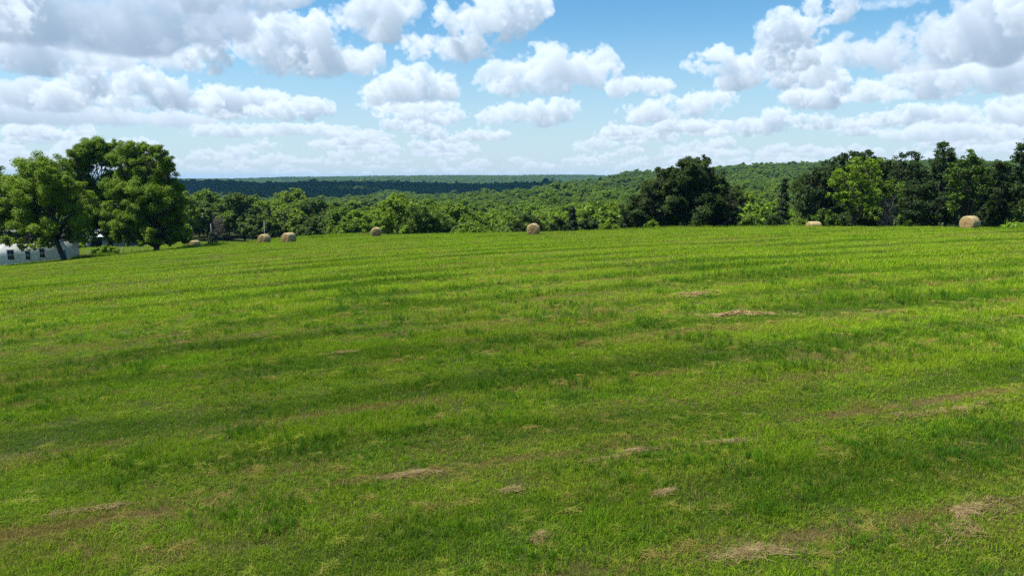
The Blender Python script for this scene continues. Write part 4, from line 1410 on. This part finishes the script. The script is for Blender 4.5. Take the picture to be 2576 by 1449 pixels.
# ------------------------------------------------------------------ farm at the left
def siding_material():
    m, n = material('white_clapboard')
    tc = n.new('ShaderNodeTexCoord').outputs['Object']
    s = n.new('ShaderNodeSeparateXYZ', {0: tc})
    lap = n.math('FRACT', n.math('DIVIDE', s.outputs[2], .14))
    dirt = n.noise(tc, .9, 4)
    c = n.mix(n.ramp(dirt, .45, .75), (0.70, 0.72, 0.71, 1), (0.55, 0.56, 0.54, 1))
    p = n.new('ShaderNodeBsdfPrincipled', {'Base Color': c, 'Roughness': .6, 'Specular IOR Level': .25})
    bp = n.new('ShaderNodeBump', {'Height': lap, 'Strength': .8, 'Distance': .02})
    n.put(p.inputs['Normal'], bp.outputs[0])
    n.new('ShaderNodeOutputMaterial', {'Surface': p.outputs[0]})
    return m


SIDING = siding_material()
TRIM = simple_material('white_trim', (.62, .63, .62), (.74, .75, .74), 4, .5)
PANE = simple_material('dark_window_glass', (.02, .026, .03), (.035, .042, .05), 2, .08, .5)
SHINGLE = simple_material('grey_shingle', (.10, .10, .105), (.19, .19, .19), 9, .9, .1, .4)
METAL = simple_material('weathered_tin', (.20, .23, .27), (.36, .40, .44), 2.5, .45, .4, .2, .3, stretch=(6, 1, 1))
BOARD = simple_material('weathered_boards', (.12, .135, .15), (.27, .29, .31), 5, .9, .1, .5, stretch=(9, 9, .5))
POST = simple_material('grey_wood_post', (.12, .10, .085), (.24, .21, .18), 5, .9, .1, .4)

Yh = 116
pr = at(150, 640, Yh)
hz = gz(pr[0] - 6, Yh - 3)
house = thing('farmhouse', 'long white clapboard house under the leaning tree at the left edge', 'house', (pr[0], Yh, hz), R(9))
HL, HD, HH = 26.0, 7.5, 3.5
MB().box(-HL, 0, 0, HD, -2.0, HH).build('wall', SIDING, house)
rb = MB()
rb.add([(-HL - .4, -.5, HH), (.4, -.5, HH), (.4, HD / 2, HH + 1.7), (-HL - .4, HD / 2, HH + 1.7), (-HL - .4, HD + .5, HH), (.4, HD + .5, HH),
        (-HL - .4, -.5, HH + .16), (.4, -.5, HH + .16), (.4, HD / 2, HH + 1.86), (-HL - .4, HD / 2, HH + 1.86), (-HL - .4, HD + .5, HH + .16), (.4, HD + .5, HH + .16)],
       [(0, 3, 2, 1), (3, 4, 5, 2), (6, 7, 8, 9), (9, 8, 11, 10), (0, 1, 7, 6), (4, 10, 11, 5), (1, 2, 8, 7), (2, 5, 11, 8), (0, 6, 9, 3), (3, 9, 10, 4)])
rb.build('roof', SHINGLE, house)
gb = MB()
for xx in (-HL + .01, -.12):
    gb.add([(xx, 0, HH), (xx + .11, 0, HH), (xx + .11, HD, HH), (xx, HD, HH), (xx, HD / 2, HH + 1.66), (xx + .11, HD / 2, HH + 1.66)],
           [(0, 1, 5, 4), (3, 4, 5, 2)], [(0, 4, 3), (1, 2, 5)])
gb.build('gable', SIDING, house)
for wx, wz, ww, wh in ((-7.1, .85, .92, 1.5), (-4.6, .85, .7, 1.3), (-2.5, 1.1, .75, 1.45), (-13, .85, .92, 1.5), (-17, .85, .92, 1.5)):
    f = MB()
    t_ = .09
    f.box(wx - ww / 2 - t_, wx - ww / 2, -.06, .01, wz - t_, wz + wh + t_)
    f.box(wx + ww / 2, wx + ww / 2 + t_, -.06, .01, wz - t_, wz + wh + t_)
    f.box(wx - ww / 2, wx + ww / 2, -.058, .01, wz - t_, wz)
    f.box(wx - ww / 2, wx + ww / 2, -.058, .01, wz + wh, wz + wh + t_)
    f.box(wx - ww / 2, wx + ww / 2, -.050, .01, wz + wh / 2 - .025, wz + wh / 2 + .025)
    win = f.build('window', TRIM, house)
    MB().box(wx - ww / 2 + .002, wx + ww / 2 - .002, -.022, .005, wz + .002, wz + wh - .002).build('pane', PANE, win)
MB().box(.0, .05, 1.2, 2.2, -.1, 2.1).build('door', BOARD, house)

# open fronted barn behind the trees
pb = at(214, 617, 168)
bz = gz(pb[0] + 2.5, 168)
barn = thing('barn', 'grey open fronted barn with a tin roof behind the left trees', 'barn', (pb[0], 168, bz), R(-6))
wb = MB()
wb.box(0, .15, 0, 6, -.6, 2.9); wb.box(9.5, 9.65, 0, 6, -.6, 2.9); wb.box(.15, 9.5, 5.85, 6, -.6, 2.9)
wb.box(.15, 1.3, 0, .15, -.6, 2.45); wb.box(4.4, 9.5, 0, .15, -.6, 2.45)
wb.build('wall', BOARD, barn)
rf = MB()
rf.add([(-.4, -.6, 2.5), (10.05, -.6, 2.5), (10.05, 3, 4.1), (-.4, 3, 4.1), (10.05, 6.5, 2.92), (-.4, 6.5, 2.92),
        (-.4, -.6, 2.58), (10.05, -.6, 2.58), (10.05, 3, 4.18), (-.4, 3, 4.18), (10.05, 6.5, 3.0), (-.4, 6.5, 3.0)],
       [(0, 3, 2, 1), (3, 5, 4, 2), (6, 7, 8, 9), (9, 8, 10, 11), (0, 1, 7, 6), (5, 11, 10, 4), (1, 2, 8, 7), (2, 4, 10, 8), (0, 6, 9, 3), (3, 9, 11, 5)])
rf.build('roof', METAL, barn)
pp = MB()
for xx in (1.32, 4.25):
    pp.box(xx, xx + .14, .02, .16, -.5, 2.45)
pp.build('door_post', POST, barn)

ps = at(320, 614, 176)
sz_ = gz(ps[0] + 2, 176)
shed = thing('shed', 'small grey plank shed with a dark doorway right of the barn', 'shed', (ps[0], 176, sz_), R(4))
MB().box(0, 2.55, 0, 4, -.6, 2.5).box(3.05, 3.7, 0, 4, -.6, 2.5).box(2.55, 3.05, .6, 4, -.6, 2.5).box(2.55, 3.05, 0, .6, 2.0, 2.5).build('wall', BOARD, shed)
sr = MB()
sr.add([(-.3, -.4, 2.5), (4, -.4, 2.5), (4, 4.3, 3.3), (-.3, 4.3, 3.3), (-.3, -.4, 2.58), (4, -.4, 2.58), (4, 4.3, 3.38), (-.3, 4.3, 3.38)],
       [(0, 3, 2, 1), (4, 5, 6, 7), (0, 1, 5, 4), (2, 3, 7, 6), (1, 2, 6, 5), (0, 4, 7, 3)])
sr.build('roof', METAL, shed)
MB().box(2.58, 3.02, .5, .59, -.5, 1.98).build('door', PANE, shed)

# wire fence between the house and the wide tree
fence = thing('wire_fence', 'old wire fence on thin grey posts in the long grass beside the shrub', 'fence', (at(218, 640, 112)[0], 112, gz(at(218, 640, 112)[0], 112)))
fx0, fy0 = fence.location.x, fence.location.y
fx1, fy1 = at(372, 625, 122)[0], 122.0
tops = []
for i in range(8):
    t = i / 7
    x_, y_ = fx0 + (fx1 - fx0) * t, fy0 + (fy1 - fy0) * t
    z_ = gz(x_, y_) - fence.location.z
    MB().tube([(x_ - fx0, y_ - fy0, z_ - .4), (x_ - fx0 + .02, y_ - fy0, z_ + 1.25)], [.06, .055], 7).build('post', POST, fence)
    tops.append((x_ - fx0, y_ - fy0, z_))
wr_ = MB()
for hgt_ in (.5, .85, 1.15):
    wr_.tube([(a, b - .07, c + hgt_) for a, b, c in tops], [.008] * 8, 4)
wr_.build('wire', METAL, fence)

PALE_POST = simple_material('bleached_pole', (.26, .25, .235), (.40, .385, .36), 5, .8, .2)
# utility poles down in the pasture
for x, yt, yb, Yp, lab in ((530, 562, 590, 190, 'thin grey utility pole beside the dead tree'), (664, 556, 590, 178, 'thin pale utility pole behind the left bale of the pair')):
    p = at(x, yt, Yp)
    z = gz(p[0], Yp)
    pole = thing('utility_pole', lab, 'pole', (p[0], Yp, z))
    h_ = p[2] - z
    MB().tube([(0, 0, -.5), (0, 0, h_)], [.07, .055], 9).build('shaft', PALE_POST, pole)
    MB().box(-.09, .09, -.09, .09, h_ + .001, h_ + .06).build('cap', METAL, pole)

# pale lumps in the pasture
ROCK = simple_material('pale_limestone', (.5, .5, .46), (.68, .68, .64), 3, .9, .1, .4)
for x, y, Yp, lab in ((588, 605, 168, 'pale stone in the lower pasture, left one of two'), (624, 603, 172, 'pale stone in the lower pasture, right one of two')):
    p = at(x, y, Yp)
    rg = np.random.default_rng(x)
    n1_, n2_ = 12, 8
    V, Q = [], []
    for j in range(n2_):
        for i in range(n1_):
            th, ph = i / n1_ * 6.2832, (j + .0) / (n2_ - 1) * 3.1416
            k = .8 + .25 * math.sin(3 * th + x) * math.sin(ph) + .12 * math.sin(5 * th)
            V.append((math.cos(th) * math.sin(ph) * .5 * k, math.sin(th) * math.sin(ph) * .4 * k, .2 - math.cos(ph) * .3))
    for j in range(n2_ - 1):
        for i in range(n1_):
            Q.append((j * n1_ + i, j * n1_ + (i + 1) % n1_, (j + 1) * n1_ + (i + 1) % n1_, (j + 1) * n1_ + i))
    o = link('stone', mesh_from('stone', V, np.array(Q), [ROCK], smooth_shade=True), None, (p[0], Yp, gz(p[0], Yp) + .2))
    tag(o, lab, 'stone')

# far off: a water tower and a white building on the horizon ridge, masts on the right hill
WHITE = simple_material('white_paint', (.75, .76, .76), (.82, .82, .82), .5, .5)
pt = at(1303, 446, 4300)
zt = gz(pt[0], 4300)
tower = thing('water_tower', 'tiny white water tower on the far horizon ridge', 'water tower', (pt[0], 4300, zt))
top = at(1303, 441, 4300)[2] - zt
b = MB()
prof = [(.2, -6.0), (6.0, -5.2), (9.5, -2.0), (9.5, 1.0), (6.5, 4.2), (.2, 5.4)]
S = 16
V = [(math.cos(2 * math.pi * s / S) * r_, math.sin(2 * math.pi * s / S) * r_, top - 5 + z_) for r_, z_ in prof for s in range(S)]
Q = [(j * S + s, j * S + (s + 1) % S, (j + 1) * S + (s + 1) % S, (j + 1) * S + s) for j in range(len(prof) - 1) for s in range(S)]
b.add(V, Q)
b.build('tank', WHITE, tower, smooth_shade=True)
MB().tube([(0, 0, -2), (0, 0, 2), (0, 0, top - 10.9)], [4, 2.2, 2.0], 10).build('pedestal', WHITE, tower)

pf = at(1253, 453, 4050)
zf = pf[2]
mill = thing('white_building', 'tiny white building among the woods of the far ridge', 'building', (pf[0], 4050, zf - 8))
MB().box(-14, 14, 0, 18, -25, 7).build('wall', WHITE, mill)
mr = MB()
mr.add([(-15, -1, 7.05), (15, -1, 7.05), (15, 9, 11), (-15, 9, 11), (-15, 19, 7.05), (15, 19, 7.05)], [(0, 1, 2, 3), (3, 2, 5, 4), (0, 4, 5, 1)], [(0, 3, 4), (1, 5, 2)])
mr.build('roof', METAL, mill)
for x, yt, lab in ((1605, 423, 'left of two hair thin radio masts on the right hill'), (1611, 420, 'right and taller of two hair thin radio masts on the right hill')):
    p = at(x, yt, 1750)
    z = gz(p[0], 1750)
    mast = thing('radio_mast', lab, 'mast', (p[0], 1750, z))
    MB().tube([(0, 0, -1), (0, 0, p[2] - z)], [.30, .18], 6).build('shaft', METAL, mast)
    MB().box(-.9, .9, -.1, .1, p[2] - z - 2, p[2] - z - 1.7).build('aerial', METAL, mast)

# ------------------------------------------------------------------ clouds overhead
# cumulus above the picture; the shadow of the larger one darkens the middle ridge
def cumulus(name, cx, cy, h, sx, sy, seed, mat):
    rg = np.random.default_rng(seed)
    V, F, o = [], [], 0
    nu, nv = 20, 12
    for i in range(46):
        a = rg.uniform(0, 6.28); q = math.sqrt(rg.random())
        px, py = math.cos(a) * q * sx * .82, math.sin(a) * q * sy * .82
        r_ = rg.uniform(.16, .26) * min(sx, sy) * (1.15 - .5 * q)
        th, ph = np.meshgrid(np.arange(nu) / nu * 2 * math.pi, np.linspace(0, math.pi, nv), indexing='ij')
        d = np.stack([np.cos(th) * np.sin(ph), np.sin(th) * np.sin(ph), np.cos(ph)], -1).reshape(-1, 3)
        k = 1 + (noise3(d[:, 0] * 9 + 40 + i * 7, d[:, 1] * 9 + 40, d[:, 2] * 9 + 40)[:, None] - .5) * .5
        p = d * r_ * k * np.array([1.25, 1.25, .8])
        p[:, 2] = np.where(p[:, 2] < 0, p[:, 2] * .25, p[:, 2]) + (1 - q) * r_ * .6
        V.append(p + [px, py, 0])
        I, J = np.meshgrid(np.arange(nu), np.arange(nv - 1), indexing='ij')
        F.append(np.stack([I * nv + J, I * nv + J + 1, (I + 1) % nu * nv + J + 1, (I + 1) % nu * nv + J], -1).reshape(-1, 4) + o)
        o += len(d)
    ob = link(name, mesh_from(name, np.concatenate(V), np.concatenate(F), [mat], smooth_shade=True), None, (cx, cy, h))
    return tag(ob, kind='structure')


def vapour(name, clear):
    m, n = material(name)
    dfn = n.new('ShaderNodeBsdfDiffuse', {'Color': (.9, .9, .9, 1)})
    trn = n.new('ShaderNodeBsdfTranslucent', {'Color': (.9, .9, .9, 1)})
    mx = n.new('ShaderNodeMixShader', {0: .45, 1: dfn.outputs[0], 2: trn.outputs[0]})
    tp = n.new('ShaderNodeBsdfTransparent')
    n.new('ShaderNodeOutputMaterial', {'Surface': n.new('ShaderNodeMixShader', {0: clear, 1: mx.outputs[0], 2: tp.outputs[0]}).outputs[0]})
    return m


SHX, SHY = -SUN_DIR[0] / SUN_DIR[2], -SUN_DIR[1] / SUN_DIR[2]
for k_, (tx, ty, h_, sx_, sy_, clr) in enumerate([(-560, 1690, 950, 900, 560, 0.0), (5, -80, 900, 190, 110, 0.78)]):  # the second, thin cloud is unseen, added to dim the near grass
    cumulus('cloud', tx - SHX * h_, ty - SHY * h_, h_ + CAM_Z, sx_, sy_, 700 + k_, vapour('cloud_vapour', clr))

# ------------------------------------------------------------------ haze
HAZE_TOP = max(CAM_Z + 30, 46)
hm, n = material('valley_air')
vol = n.new('ShaderNodeVolumePrincipled', {'Color': (0.17, 0.50, 1.0, 1), 'Density': 0.000045, 'Anisotropy': 0.2})
n.new('ShaderNodeOutputMaterial', {'Volume': vol.outputs[0]})
haze = MB().box(-9800, 9800, -9800, 9800, float(gV[:, 2].min()) - 1.0, HAZE_TOP).build('haze', hm)
tag(haze, kind='stuff')
